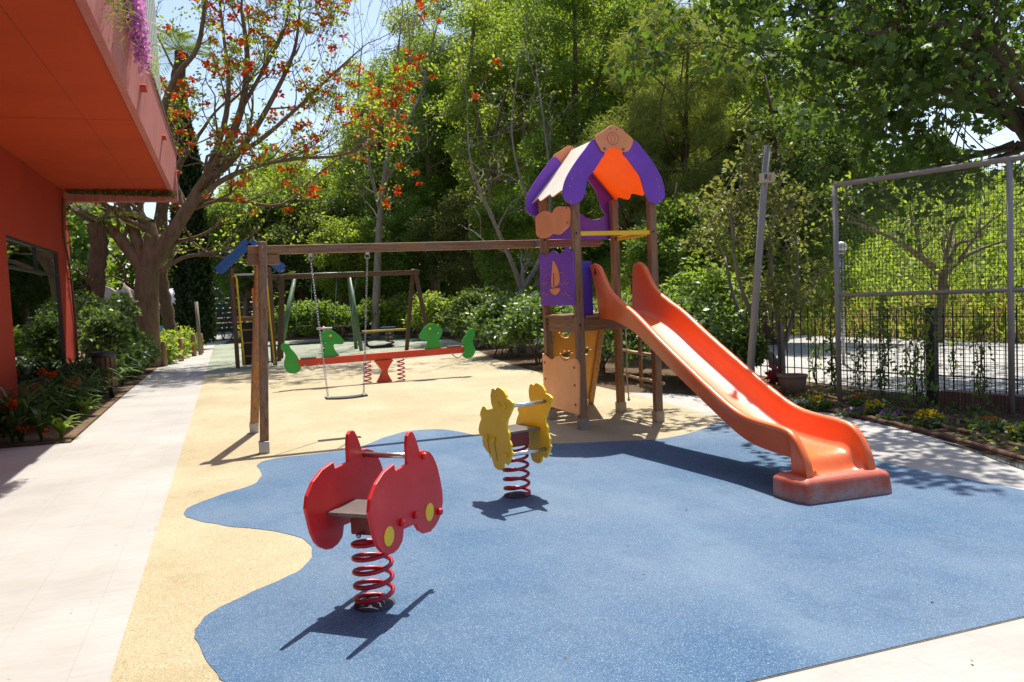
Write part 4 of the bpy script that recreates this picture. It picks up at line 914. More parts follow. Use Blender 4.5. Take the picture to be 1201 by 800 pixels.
for k in range(4):
    x0 = a.x+(c2.x-a.x)*k/4; x1 = a.x+(c2.x-a.x)*(k+1)/4; mb.bar((x0, 43, 0.35), (x1, 43, 1.0), 0.03, 0.03); mb.bar((x0, 43.01, 1.0), (x1, 43.01, 0.35), 0.03, 0.03); mb.bar((x0, 43.02, 0), (x0, 43.02, 1.05), 0.05, 0.05)
mb.build('bars', flat((0.10, 0.06, 0.045)), rl)
cpz = thing('closed_parasol', at(150, 365, 36), 0, 'closed beige parasol standing behind the shrubs beside the coral tree', 'parasol')
a, c2 = at(150, 372, 36), at(147, 330, 36); mb = MB(); mb.lathe([(0.10, 0.9), (0.42, 1.05), (0.32, 1.9), (0.16, 2.6), (0.03, 2.95)], (a.x, 36, 0), 12); mb.build('canopy', flat((0.46, 0.36, 0.28)), cpz)
mb = MB(); mb.tube([(a.x, 36, 0), (a.x, 36, 2.9)], 0.035, 8); mb.build('pole', flat((0.3, 0.25, 0.2)), cpz)
rw = thing('stone_wall', at(130, 380, 48), 0, 'pale rough stone wall far behind the coral tree', 'wall')
rng = np.random.default_rng(21); mb = MB(); a, c2 = at(95, 380, 48), at(176, 380, 48); xs = np.linspace(a.x, c2.x, 14); hs = 3.2+rng.normal(0, .25, 14)+np.linspace(0.8, -0.8, 14)
mb.prism([(x, h_) for x, h_ in zip(xs, hs)]+[(c2.x, 0), (a.x, 0)], lambda u, v, t: (u, t, v), 47.7, 48.3); mb.build('masonry', stucco((0.42, 0.36, 0.31)), rw)
ds = thing('screen_fence', (-0.5, 58, 0), 0, 'dark slatted screen far down the path', 'fence'); mb = MB()
for k in range(9): mb.box((0.2, 58, 0.25+0.33*k), (6, 0.05, 0.26))
mb.build('slats', flat((0.05, 0.055, 0.065)), ds)
bk = thing('bike_rack', at(258, 397, 46), 0, 'small black looped metal rack on the bright far end of the path', 'bike rack'); q = at(258, 399, 46); mb = MB()
for k in range(3): mb.tube([(q.x-0.45+0.42*k+0.28*math.cos(t), 46, 0.3+0.28*math.sin(t)) for t in np.linspace(0, 2*math.pi, 17)[:-1]], 0.03, 5, closed=True)
mb.build('hoops', IRON, bk)
mb = MB(); mb.box((q.x-0.03, 46, 0.03), (1.5, 0.1, 0.06)); mb.build('foot_bar', IRON, bk)

# ------------------------------------------------------------------ fences on the right
fa, fb = Vector((8.14, 9.27, 0)), Vector((8.80, 7.12, 0)); fd = (fb-fa).normalized(); fe = fa+fd*6.4
fn_ = thing('mesh_fence', fa, 0, 'tall grey wire mesh fence panel on pipe posts behind the flower bed', 'fence')
FT = 3.04
for p in (fa, fb, fa+fd*4.6):
    mb = MB(); mb.tube([p, p+Vector((0, 0, FT))], 0.036, 12); mb.build('post', GREYPAINT, fn_)
for z, r in ((FT, 0.036), (1.5, 0.024)):
    mb = MB(); mb.tube([fa+Vector((0, 0, z)), fe+Vector((0, 0, z))], r, 10); mb.build('rail', GREYPAINT, fn_)
mb = MB(); dn = Vector((fd.y, -fd.x, 0))*-0.042
n = int(6.4/0.05)
for i in range(n+1):
    p = fa+fd*(0.05*i)+dn; mb.tube([p+Vector((0, 0, 0.06)), p+Vector((0, 0, FT+0.03))], 0.0034, 3, caps=False)
for i in range(int(2.98/0.05)+1):
    z = Vector((0, 0, 0.07+0.05*i)); mb.tube([fa+dn+z, fe+dn+z], 0.0034, 3, caps=False)
mb.build('wire_mesh', painted((0.06, 0.055, 0.05), 0.7), fn_)
ra, rb = Vector((8.35, 10.9, 0)), Vector((9.62, 6.4, 0)); rd = (rb-ra).normalized(); RL = 8.5
ra = ra-rd*1.6
rf = thing('iron_railing', ra, 0, 'low black iron railing with thin upright bars beyond the mesh fence', 'railing')
RLn = 9.5
for z in (0.36, 1.16):
    mb = MB(); mb.bar(ra+Vector((0, 0, z)), ra+rd*RLn+Vector((0, 0, z)), 0.03, 0.012); mb.build('rail', IRON, rf)
mb = MB(); mb.tube([(0, 0, 0.12), (0, 0, 1.26), (0, 0, 1.3)], [0.009, 0.009, 0.002], 6)
bar0 = mb.build('bar', IRON, rf, world=False); bar0.location = rd*0.1
i = 1
while 0.1+0.13*i < RLn:
    o = bar0.copy(); col.objects.link(o); o.parent = rf; o.location = rd*(0.1+0.13*i); i += 1
bp_ = Vector((8.86, 8.33, 0)); pst = thing('square_post', bp_, math.atan2(rd.y, rd.x), 'thick black square post in the middle of the iron railing', 'post')
mb = MB(); mb.box((bp_.x, bp_.y, 0.63), (0.12, 0.12, 1.26), Matrix.Rotation(math.atan2(rd.y, rd.x), 3, 'Z')); mb.build('shaft', IRON, pst, bev=0.006)
mb = MB(); mb.box((bp_.x, bp_.y, 1.275), (0.14, 0.14, 0.03), Matrix.Rotation(math.atan2(rd.y, rd.x), 3, 'Z')); mb.build('cap', IRON, pst, bev=0.004)
bw = thing('brick_kerb', bp_+rd*1.5, 0, 'low reddish brick kerb under the fence right of the black post', 'kerb')
mb = MB(); mb.bar(bp_+rd*0.12+Vector((0.02, 0, 0.08)), bp_+rd*3.8+Vector((0.02, 0, 0.08)), 0.2, 0.22); mb.build('bricks', brick(), bw, bev=0.01)
# leaning lamp pole
q0, q1 = at(880, 432, 10.3), at(900, 171, 10.3)
q0.z = max(0, q0.z); d = (q1-q0).normalized(); q0 = q0-d*(q0.z/d.z)
lp = thing('leaning_pole', q0, 0, 'tall leaning grey metal pole with a small cream box near its top', 'pole')
mb = MB(); mb.tube([q0, q1], [0.055, 0.05], 14); mb.build('shaft', GREYPAINT, lp)
qs = at(898, 209, 10.24); mb = MB(); mb.box((qs.x, qs.y-0.03, qs.z), (0.2, 0.12, 0.14)); bx_ = mb.build('box', flat((0.5, 0.46, 0.36)), lp, bev=0.008)
mb = MB(); mb.prism([(-0.085, -0.03), (-0.068, -0.03), (-0.05, 0.015), (-0.05, -0.03), (-0.04, -0.03), (-0.04, 0.05), (-0.055, 0.05), (-0.072, 0.0), (-0.072, 0.05), (-0.085, 0.05)], lambda u, v, t: (qs.x+u, t, qs.z+v), qs.y-0.0935, qs.y-0.091); mb.build('dark_mark', IRON, bx_)
mb = MB(); mb.prism([(-0.02, -0.045), (0.03, -0.05), (0.035, 0.03), (0.012, 0.05), (-0.018, 0.02)], lambda u, v, t: (qs.x+u, t, qs.z+v), qs.y-0.0935, qs.y-0.091); mb.build('orange_mark', flat((0.5, 0.2, 0.08)), bx_)
# globe lamp
qg = at(986.5, 290, 13.2); gl = thing('globe_lamp', (qg.x, qg.y, 0), 0, 'white globe lamp on a thin pole behind the left post of the mesh fence', 'street lamp')
mb = MB(); mb.ball(qg, 0.115, 14); mb.build('globe', flat((0.74, 0.74, 0.72), 0.3), gl)
mb = MB(); mb.tube([(qg.x, qg.y, 0), (qg.x, qg.y, qg.z-0.1)], 0.035, 10); mb.lathe([(0.07, -0.14), (0.09, -0.09), (0.04, -0.07)], qg, 14); mb.build('pole', steel((0.45, 0.45, 0.45), 0.5), gl)
# pot
qp = Vector((8.0, 10.1, 0)); pt = thing('stone_pot', qp, 0, 'round rough stone pot at the end of the flower bed by the railing', 'pot')
mb = MB(); mb.lathe([(0.11, 0), (0.135, 0.03), (0.185, 0.14), (0.205, 0.25), (0.20, 0.27), (0.225, 0.29), (0.225, 0.32), (0.185, 0.32), (0.175, 0.28), (0.02, 0.27)], qp, 24); mb.build('body', stucco((0.24, 0.15, 0.10)), pt)
mb = MB(); mb.lathe([(0.172, 0.282), (0.02, 0.29)], qp, 20); mb.build('earth', soil(), pt)
# flower bed
be2 = [(p.x, p.y) for p in be]
bed = sheet('flower_bed', be2+[(9.4, 2.4), (9.3, 5), (8.9, 7.2), (8.3, 9.6), (7.9, 11.3)], 0.02, soil((0.085, 0.055, 0.035)))
for k, (off, lab) in enumerate(((0.06, 'nearest the path'), (0.42, 'in the middle of the bed'), (0.85, 'nearest the fence'))):
    pts = [Vector((p.x+off, p.y+off*0.12, 0.03+0.012*math.sin(3*i))) for i, p in enumerate(be) if p.y < 10.4-0.3*k]
    e_ = MB().tube(pts, [0.032+0.007*math.sin(i*2.1) for i in range(len(pts))], 8).build('log_edging', bark((0.15, 0.09, 0.06), 12))
    tag(e_, 'thin brown log edging running along the flower bed, '+lab, 'edging', 'log edgings of the flower bed')
def flower_tuft(px, py, c, cname, nfl, r, h_, where, z=0.0):
    q = gr(px, py, 0.05); rng = np.random.default_rng(int(px*7+py)); g = thing('flower_clump', (q.x, q.y, 0.02), 0, 'low clump of %s flowers %s' % (cname, where), 'flowers', 'flower clumps in the right bed')
    n = 260; a = rng.uniform(0, 2*math.pi, n); rr = r*np.sqrt(rng.random(n)); P = np.stack([q.x+rr*np.cos(a), q.y+rr*np.sin(a), 0.02+h_*rng.random(n)*(1-0.4*(rr/r)**2)], 1)
    V, F = leaf_arrays(P, 0.06, rng, 'diamond', 0.5); np_mesh('foliage', V, F, L_SHRUB, g)
    a = rng.uniform(0, 2*math.pi, nfl); rr = r*np.sqrt(rng.random(nfl)); P = np.stack([q.x+rr*np.cos(a), q.y+rr*np.sin(a), 0.04+h_*(1-0.4*(rr/r)**2)+rng.normal(0, .012, nfl)], 1)
    P = np.repeat(P, 5, axis=0)+rng.normal(0, 0.008, (nfl*5, 3)); V, F = leaf_arrays(P, 0.032, rng, 'oval', 1.0); np_mesh('blossom', V, F, petal(c), g)
YF, OF, VF, RF, WF = (0.72, 0.50, 0.02), (0.65, 0.16, 0.02), (0.28, 0.10, 0.36), (0.45, 0.03, 0.03), (0.6, 0.6, 0.55)
for a in ((963, 478, YF, 'yellow', 22, .13, .16, 'leftmost in the right flower bed'), (1008, 473, OF, 'orange', 18, .15, .12, 'in front of the railing'), (1026, 486, YF, 'yellow', 20, .11, .17, 'between the orange and the violet flowers'),
          (1088, 497, YF, 'bright yellow', 38, .15, .16, 'largest yellow clump of the bed'), (1042, 489, VF, 'violet', 30, .16, .07, 'right of the middle yellow clump'), (1000, 484, VF, 'violet', 26, .2, .06, 'left of the middle yellow clump'),
          (945, 470, (0.4, 0.06, 0.02), 'rust red', 16, .2, .11, 'beside the stone pot'), (935, 476, WF, 'whitish', 20, .15, .09, 'below the stone pot'), (1197, 512, YF, 'yellow', 12, .12, .16, 'at the right edge of the bed'), (1160, 500, OF, 'dull orange', 9, .2, .12, 'under the right fence post'),
          (902, 463, (0.5, 0.32, 0.03), 'small gold', 24, .13, .16, 'half hidden behind the slide')):
    flower_tuft(*a)
rng = np.random.default_rng(77)
n = 1500; bx = rng.uniform(0.1, 1.9, n); by = rng.uniform(3, 10.6, n); ex_ = np.interp(by, [p.y for p in be][::-1], [p.x for p in be][::-1])
P = np.stack([ex_+bx*0.9, by, 0.03+rng.random(n)*0.07], 1); P = P[rng.random(n) < (0.35+0.65*(np.sin(P[:, 0]*5)*np.sin(P[:, 1]*4) > -0.1))]
V, F = leaf_arrays(P, 0.07, rng, 'oval', 0.6); tag(np_mesh('bed_ground_cover', V, F, L_DARK), kind='stuff')
# red leaved plant
q = gr(909, 462, 0.0); rp = thing('red_plant', (q.x, q.y, 0), 0, 'crimson leaved plant behind the slide at the edge of the bed', 'plant')
rng = np.random.default_rng(8); n = 42; a = rng.uniform(0, 6.28, n); P = np.stack([q.x+0.05*np.cos(a), q.y+0.05*np.sin(a), rng.uniform(0.05, 0.42, n)], 1)
V, F = leaf_arrays(P, 0.13, rng, 'oval', 0.1, np.stack([np.cos(a), np.sin(a), np.full(n, 0.9)], 1), -0.3); np_mesh('foliage', V, F, leaf((0.12, 0.008, 0.02), (0.30, 0.02, 0.05), 0.3, .08), rp)
mb = MB(); mb.tube([(q.x, q.y, 0), (q.x, q.y, 0.3)], 0.02, 6); mb.build('stem', BARK_DARK, rp)
# climbers on the fences
def climber(p, h_, n, w_, label, seed, m=None):
    rng = np.random.default_rng(seed); g = thing('climbing_plant', p, 0, label, 'climbing plant', 'young climbers along the fences'); mb = MB(); P = []
    for k in range(3):
        x = Vector((p[0], p[1], 0)); pts = [x.copy()]
        for j in range(9): x = x+Vector((rng.normal(0, w_*.35), rng.normal(0, w_*.35), h_/9)); x.x += (p[0]-x.x)*.25; x.y += (p[1]-x.y)*.25; pts.append(x.copy())
        mb.tube(pts, [0.009*(1-.06*j) for j in range(10)], 5)
        for j in range(n//3):
            t = rng.uniform(0.8, 9); i0 = int(min(8, t)); q = pts[i0].lerp(pts[i0+1], t-i0); P.append((q.x+rng.normal(0, w_*.55), q.y+rng.normal(0, w_*.55), q.z+rng.normal(0, .05)))
    mb.build('stem', BARK_DARK, g); V, F = leaf_arrays(np.array(P), 0.065, rng, 'oval', 0.3, None, 0.3); np_mesh('foliage', V, F, m or L_MID, g)
for i, (px, py, h_, n, w_, lab) in enumerate(((980, 458, 1.75, 420, .12, 'leafy climber wrapped around the left post of the mesh fence'), (1010, 462, 0.95, 120, .09, 'thin climber just right of the left fence post'), (1035, 466, 1.45, 360, .12, 'dense climber on the railing left of the black post'),
      (1076, 480, 1.35, 420, .15, 'broad climber spilling over the left side of the black post'), (1150, 486, 1.25, 150, .08, 'sparse climber between the black post and the right fence post'), (958, 450, 1.1, 150, .1, 'wispy climber by the stone pot'), (1118, 440, 0.7, 60, .1, 'short sprig right of the black post'))):
    q = gr(px, py, 0); climber((q.x, q.y, 0.01), h_, n, w_, lab, 40+i)

# ------------------------------------------------------------------ left garden bed
bed2 = sheet('garden_bed', [(-3.28, 12.2), (-2.08, 12.12), (-2.11, 19), (-2.06, 28.5), (-1.85, 31.4), (-1.4, 34.5), (-1.05, 41), (-9, 46), (-9, 21.1), (-3.28, 21.1)], 0.016, soil((0.2, 0.135, 0.085)))
def strap_plant(p, n, L, seed, label, group, m=L_CLIVIA, flowers=0, fc=(0.72, 0.11, 0.01), w_=0.05, upr=1.25, fh=0.5):
    rng = np.random.default_rng(seed); g = thing('strap_leaf_plant', p, 0, label, 'plant', group); V = []; F = []; c = np.array(p)
    for i in range(n):
        a = rng.uniform(0, 2*math.pi); d = np.array([math.cos(a), math.sin(a), 0]); s_ = np.array([-math.sin(a), math.cos(a), 0]); l = L*rng.uniform(0.65, 1.15); u = upr*rng.uniform(0.7, 1.25); o = len(V)
        ww = w_*rng.uniform(0.8, 1.2)
        for k in range(6):
            t = k/5; h_ = l*(u*1.5*t-(u*1.15)*t*t*0.9); r_ = l*(0.18*t+0.62*t*t)
            wt = ww*(0.55+1.3*t*(1-t)*1.6) if k < 5 else 0.004
            q = c+d*r_+np.array([0, 0, max(0.01, h_)])
            V += [q-s_*wt/2, q+s_*wt/2]
        for k in range(5): F.append((o+2*k, o+2*k+1, o+2*k+3, o+2*k+2))
    np_mesh('foliage', np.array(V), np.array(F), m, g)
    if flowers:
        mb = MB(); hp = []
        for k in range(flowers):
            a = rng.uniform(0, 6.28); q = Vector(p)+Vector((0.07*math.cos(a)*(k > 0), 0.07*math.sin(a)*(k > 0), fh*rng.uniform(0.9, 1.08))); mb.tube([Vector(p), Vector(p).lerp(q, 0.6), q], 0.011, 6); hp.append(q)
        mb.build('flower_stalk', leaf((0.06, 0.12, 0.03), (0.09, 0.16, 0.04)), g)
        P = []; O = []
        for q in hp:
            for j in range(11):
                d = unit(rng.normal(size=(1, 3)))[0]; d[2] = abs(d[2])*0.8+0.1
                for s_ in range(6):
                    P.append(np.array(q)+d*0.055+rng.normal(0, .012, 3)); O.append(d*1.6+rng.normal(0, .5, 3))
        V, F = leaf_arrays(np.array(P), 0.052, rng, 'oval', 0.3, np.array(O), 0.0); np_mesh('blossom', V, F, petal(fc), g)
    return g
GB = 'strap leaved plants in the shaded bed by the red wall'
fl_at = [(15, 522, .52, 'clivia with a big orange flower head at the near left end of the shaded bed'), (88, 490, .50, 'clivia with an orange flower head left of the litter bin'), (64, 486, .62, 'clivia with a small orange flower under the window sill'),
         (36, 485, .65, 'clivia with a small orange flower close under the dark window'), (22, 524, .16, 'clivia with one low orange flower at the front of the shaded bed'), (45, 522, .14, 'clivia with a reddish low flower beside the bright front plant')]
for i, (px, py, fh, lab) in enumerate(fl_at):
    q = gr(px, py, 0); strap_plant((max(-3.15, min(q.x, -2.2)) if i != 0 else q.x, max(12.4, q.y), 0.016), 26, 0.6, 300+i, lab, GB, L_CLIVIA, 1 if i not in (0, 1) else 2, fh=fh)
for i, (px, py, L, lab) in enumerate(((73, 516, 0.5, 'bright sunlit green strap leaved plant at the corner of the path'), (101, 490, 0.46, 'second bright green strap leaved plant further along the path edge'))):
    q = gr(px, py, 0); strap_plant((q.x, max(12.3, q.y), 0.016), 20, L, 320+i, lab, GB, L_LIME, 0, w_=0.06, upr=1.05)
rng = np.random.default_rng(9)
for i in range(54):
    y = rng.uniform(12.5, 21); x = rng.uniform(-3.22, -2.4-0.25*(y < 14)); strap_plant((x, y, 0.016), 26, rng.uniform(0.62, 0.95), 340+i, 'dark green strap leaved plant without flowers in the shaded bed by the red wall', GB, L_CLIVIA)
for i, (px, py) in enumerate(((140, 466), (152, 452), (165, 441), (176, 436))):
    q = gr(px, py, 0); strap_plant((q.x-0.15, q.y, 0.016), 28, 0.85, 380+i, ('broad strap leaved plant right behind the litter bin', 'strap leaved plant second along the path behind the litter bin', 'strap leaved plant third along the path behind the litter bin', 'strap leaved plant nearest the first wooden bollard')[i], 'strap leaved plants along the far path', L_SHRUB, 0, w_=0.09)
# litter bin
qb = Vector((-2.36, 18.0, 0.016)); lb = thing('litter_bin', qb, R(-14), 'brown wooden slatted litter bin with a dark metal rim beside the path', 'litter bin')
mb = MB(); mb.lathe([(0.15, 0.3), (0.175, 0.32), (0.185, 0.82), (0.16, 0.82)], (0, 0, 0), 20); mb.build('liner', IRON, lb, world=False)
for k in range(14):
    a = 2*math.pi*k/14; mb = MB(); mb.box((0.203*math.cos(a), 0.203*math.sin(a), 0.53), (0.022, 0.07, 0.6), Matrix.Rotation(a, 3, 'Z')); mb.build('slat', wood(2, 0.9, (0.17, 0.075, 0.04)), lb, world=False, bev=0.005)
mb = MB(); mb.lathe([(0.215, 0.82), (0.228, 0.83), (0.228, 0.92), (0.215, 0.93), (0.16, 0.925), (0.16, 0.86)], (0, 0, 0), 24); mb.build('rim', IRON, lb, world=False)
for s_ in (-1, 1):
    mb = MB(); mb.tube([(s_*0.12, 0, 0), (s_*0.12, 0, 0.35)], 0.03, 8); mb.build('leg', IRON, lb, world=False)
# bollards and stake
for i, (px, py, h_, y) in enumerate(((193.5, 431, 0.75, 27.0), (213, 426, 0.75, 29.2), (228, 419, 0.8, 31.8), (236.5, 415, 0.75, 33.6))):
    q = at(px, py, y); o = MB().tube([(q.x, y, 0), (q.x, y, h_), (q.x, y, h_+0.03)], [0.085, 0.08, 0.05], 10).build('wooden_bollard', WZ)
    tag(o, ('short wooden bollard nearest the coral tree trunk', 'second wooden bollard along the far bed', 'third wooden bollard along the far bed, below the cypress', 'farthest wooden bollard by the bright end of the path')[i], 'bollard', 'wooden bollards along the far bed')
q = at(235, 412, 32.5); tag(MB().tube([(q.x, 32.5, 0), (q.x-0.03, 32.5, 2.0)], [0.07, 0.06], 8).build('wooden_stake', flat((0.24, 0.19, 0.13))), 'tall thin wooden stake standing in front of the cypress', 'stake')
# shrubs left
LS = [((-2.75, 21.6, 0), (0.55, 0.8, 1.7), 3000, .11, L_SHRUB, 'dark glossy shrub against the far corner of the red building'), ((-3.1, 24.0, 0), (0.9, 1.0, 2.6), 4200, .12, L_SHRUB, 'tall bushy shrub between the red building and the coral tree'),
      ((-2.5, 22.8, 0), (0.5, 0.7, 0.95), 2200, .12, L_SHRUB, 'low broad leaved shrub at the path edge behind the litter bin'), ((-2.5, 24.9, 0), (0.5, 1.0, 0.95), 2800, .13, L_SHRUB, 'low broad leaved shrub at the foot of the coral tree'),
      ((-2.2, 28.4, 0), (0.35, 1.2, 0.8), 2200, .14, L_LIGHT, 'light green low shrub between the first two bollards'), ((-1.9, 31.3, 0), (0.4, 1.2, 0.8), 2000, .14, L_LIGHT, 'light green low shrub by the third bollard'), ((-1.75, 34.5, 0), (0.4, 1.4, 0.75), 1800, .14, L_LIGHT, 'light green low shrub at the far end of the bed'),
      ((-4.6, 27.5, 0), (1.2, 1.2, 3.6), 5200, .14, L_DARK, 'tall dark shrub behind the corner of the red building')]
for i, (b_, r_, n, ls, m, lab) in enumerate(LS): shrub('shrub', lab, b_, r_, m, n, ls, 60+i, group='shrubs of the left bed')

# ------------------------------------------------------------------ trees
# coral tree: hand laid limbs, grown twigs, sparse leaves and orange flower heads
def grow(mb, tips, p, d, L, r, depth, rng, up=0.25, spread=0.55, kids=(2, 3), jit=0.16):
    pts = [p.copy()]; n = 4; q = p.copy(); dd = d.copy()
    for i in range(n):
        dd = (dd+Vector(rng.normal(size=3))*jit+Vector((0, 0, up*0.35))).normalized(); q = q+dd*(L/n); pts.append(q.copy())
    mb.tube(pts, [max(0.006, r*(1-0.45*i/n)) for i in range(n+1)], 7 if r > 0.05 else (5 if r > 0.02 else 4), caps=False)
    if depth == 0: tips.append((q, dd)); return
    for k in range(rng.integers(kids[0], kids[1]+1)):
        t = 1.0 if k == 0 else rng.uniform(0.45, 1); i0 = min(n-1, int(t*n)); s_ = pts[i0].lerp(pts[i0+1], t*n-i0)
        nd = (dd+Vector(rng.normal(size=3))*spread).normalized(); grow(mb, tips, s_, nd, L*rng.uniform(0.62, 0.88), r*(0.62 if k == 0 else 0.5), depth-1, rng, up, spread, kids, jit)
def upw(v): v.z = max(v.z, 0.12); return v.normalized()
def laid_tree(name, label, base, limbs, seed, lm, bm_, depth, L0, leaves_per, lsize, flower=None, shape='oval', kids=(2, 3), up=0.25, cat='tree', sig=0.25, spread=0.55, group=None, leafprob=1.0, every=1):
    rng = np.random.default_rng(seed); root = thing(name, base, 0, label, cat, group); mb = MB(); tips = []
    for pts, r in limbs:
        sp = smooth_poly(pts, 4, False); m = len(sp)-1
        mb.tube(sp, [r[0]+(r[1]-r[0])*i/m for i in range(m+1)], 12 if r[0] > .15 else 8)
        for i in range(max(2, m//3), m+1, every):
            rr = r[0]+(r[1]-r[0])*i/m; d = (sp[i]-sp[i-1]).normalized()
            if i == m or rng.random() < 0.5: grow(mb, tips, sp[i], upw(d+Vector(rng.normal(size=3))*(0.15 if i == m else 0.6)), L0*rng.uniform(0.7, 1.1), max(0.012, rr*(0.85 if i == m else 0.4)), depth, rng, up, spread, kids)
    mb.build('trunk', bm_, root)
    T = np.array([t[0] for t in tips]); D = np.array([t[1] for t in tips])
    k = rng.random(len(T)) < leafprob
    if leaves_per:
        P, off = clump_points(T[k], leaves_per, sig, rng); V, F = leaf_arrays(P, lsize, rng, shape, 0.4, off, 0.2); np_mesh('crown', V, F, lm, root)
    if flower:
        c, prob, size = flower; f = (rng.random(len(T)) < prob) & (T[:, 2] > 4.6); P = np.repeat(T[f]+D[f]*0.08, 14, axis=0); O = unit(rng.normal(size=P.shape)); O[:, 2] *= 0.6
        P = P+O*0.05; V, F = leaf_arrays(P, size, rng, 'oval', 0.15, O*2.0, 0.15, 0.3); np_mesh('blossom', V, F, petal(c, 0.35), root)
    return root
Yc = 27.0
def A(l, Y0, Y1=None): 
    Y1 = Y1 if Y1 is not None else Y0; n = len(l)-1
    return [at(px, py, Y0+(Y1-Y0)*i/max(1, n)) for i, (px, py) in enumerate(l)]
tb = at(172, 402, Yc); base = Vector((tb.x, Yc, 0.0))
limbs = [([base, Vector((tb.x, Yc, 0.5)), at(172, 370, Yc), at(172, 340, Yc), at(174, 314, Yc)], (0.40, 0.33)),
         (A([(174, 322), (190, 290), (212, 258), (238, 216), (262, 178), (283, 128), (290, 70), (283, 10)], 27, 26.2), (0.26, 0.05)),
         (A([(170, 320), (150, 292), (128, 268), (95, 250), (70, 232)], 27, 27.6), (0.21, 0.09)),
         (A([(172, 316), (160, 280), (150, 250), (140, 225), (120, 190)], 27, 28), (0.22, 0.08)),
         (A([(176, 318), (200, 285), (214, 245), (205, 215), (212, 190), (232, 160)], 27.2, 28.4), (0.20, 0.07)),
         (A([(240, 214), (270, 190), (300, 150), (325, 105), (345, 60), (352, 10)], 26.6, 25.6), (0.13, 0.03)),
         (A([(214, 250), (198, 190), (192, 130), (208, 88), (232, 55), (241, 0)], 27, 27.8), (0.14, 0.06)),
         (A([(222, 245), (255, 215), (300, 195), (350, 186), (400, 182), (455, 160)], 26.7, 24.6), (0.10, 0.02)),
         (A([(235, 222), (262, 150), (268, 95), (262, 40), (255, -20)], 27, 28.2), (0.11, 0.03)),
         (A([(188, 318), (215, 302), (245, 297), (275, 290), (305, 268)], 26.6, 25.5), (0.07, 0.02)),
         (A([(256, 190), (300, 168), (345, 130), (385, 92), (420, 60)], 26.4, 24.8), (0.09, 0.02)),
         (A([(283, 128), (310, 80), (335, 30), (340, -30)], 26.4, 27), (0.07, 0.03)),
         (A([(230, 235), (275, 235), (330, 240), (372, 205), (410, 175)], 27, 29), (0.08, 0.02))]
laid_tree('coral_tree', 'big spreading coral tree with smooth tan limbs and orange red flowers', base, limbs, 12, L_LIGHT, BARK_CORAL, 3, 1.5, 13, 0.115, ((0.78, 0.10, 0.018), 0.46, 0.125), kids=(2, 3), up=0.3, sig=0.26, leafprob=0.85)
# cypress
def cypress(name, label, x, y, h_, r, seed):
    rng = np.random.default_rng(seed); g = thing(name, (x, y, 0), 0, label, 'tree'); mb = MB(); mb.tube([(x, y, 0), (x, y, h_*0.95)], [0.16, 0.02], 8); mb.build('trunk', BARK_DARK, g)
    n = 17000; t = rng.random(n)**0.85; prof_ = np.interp(t, [0, .08, .35, .7, 1], [0.75, 1, 1, .72, .05])
    a = rng.uniform(0, 2*math.pi, n); lump = 1+0.16*np.sin(a*5+t*23)*np.sin(t*41+a*3); rr = r*prof_*lump*np.sqrt(rng.uniform(0.35, 1, n))
    P = np.stack([x+rr*np.cos(a), y+rr*np.sin(a), 0.25+t*(h_-0.25)], 1); V, F = leaf_arrays(P, 0.19, rng, 'diamond', 0.0, np.stack([np.cos(a)*.5, np.sin(a)*.5, np.full(n, 1.5)], 1), -0.4); np_mesh('crown', V, F, L_CYP, g)
q = at(232, 410, 37); cypress('cypress', 'tall narrow dark cypress right of the coral tree trunk', q.x, 37, 11.0, 0.80, 5)
# palm behind the coral tree
def palm(name, label, pts, r, seed, fronds, L, m):
    rng = np.random.default_rng(seed); g = thing(name, (pts[0].x, pts[0].y, 0), 0, label, 'palm'); sp = smooth_poly(pts, 5, False); mb = MB()
    mb.tube(sp, [r*(1.15 if i % 2 else 0.9) for i in range(len(sp))], 9); mb.build('trunk', BARK_DARK, g); c = sp[-1]; V = []; F = []
    for i in range(fronds):
        a = rng.uniform(0, 6.28); u = rng.uniform(-0.3, 1.2); d = np.array([math.cos(a), math.sin(a), u]); d /= np.linalg.norm(d); s_ = np.array([-math.sin(a), math.cos(a), 0]); l = L*rng.uniform(.75, 1.1); ct = np.array(c)
        for k in range(20):
            t = (k+2)/22; q = ct+d*l*t+np.array([0, 0, -l*0.55*t*t]); 
            for sg in (-1, 1):
                dirv = s_*sg+d*0.7+np.array([0, 0, -0.35*t]); dirv /= np.linalg.norm(dirv); ll = 0.5*math.sin(math.pi*(0.12+0.86*t)); o = len(V)
                V += [q, q+d*0.035, q+dirv*ll+d*0.008, q+dirv*ll]; F.append((o, o+1, o+2, o+3))
    np_mesh('crown', np.array(V), np.array(F), m, g)
palm('palm', 'leaning shaggy palm trunk just right of the coral tree, its crown high above', [Vector((at(203, 400, 33).x, 33, 0)), at(196, 365, 33), at(189, 325, 33), at(188, 270, 33), at(200, 150, 33), at(213, 62, 33)], 0.23, 3, 30, 2.3, L_DARK)
palm('palm', 'thin palm with a dark crown behind the red building', [Vector((at(112, 400, 27).x, 27, 0)), at(112, 330, 27), at(116, 290, 27), at(112, 262, 27)], 0.25, 4, 14, 2.0, L_OLIVE)
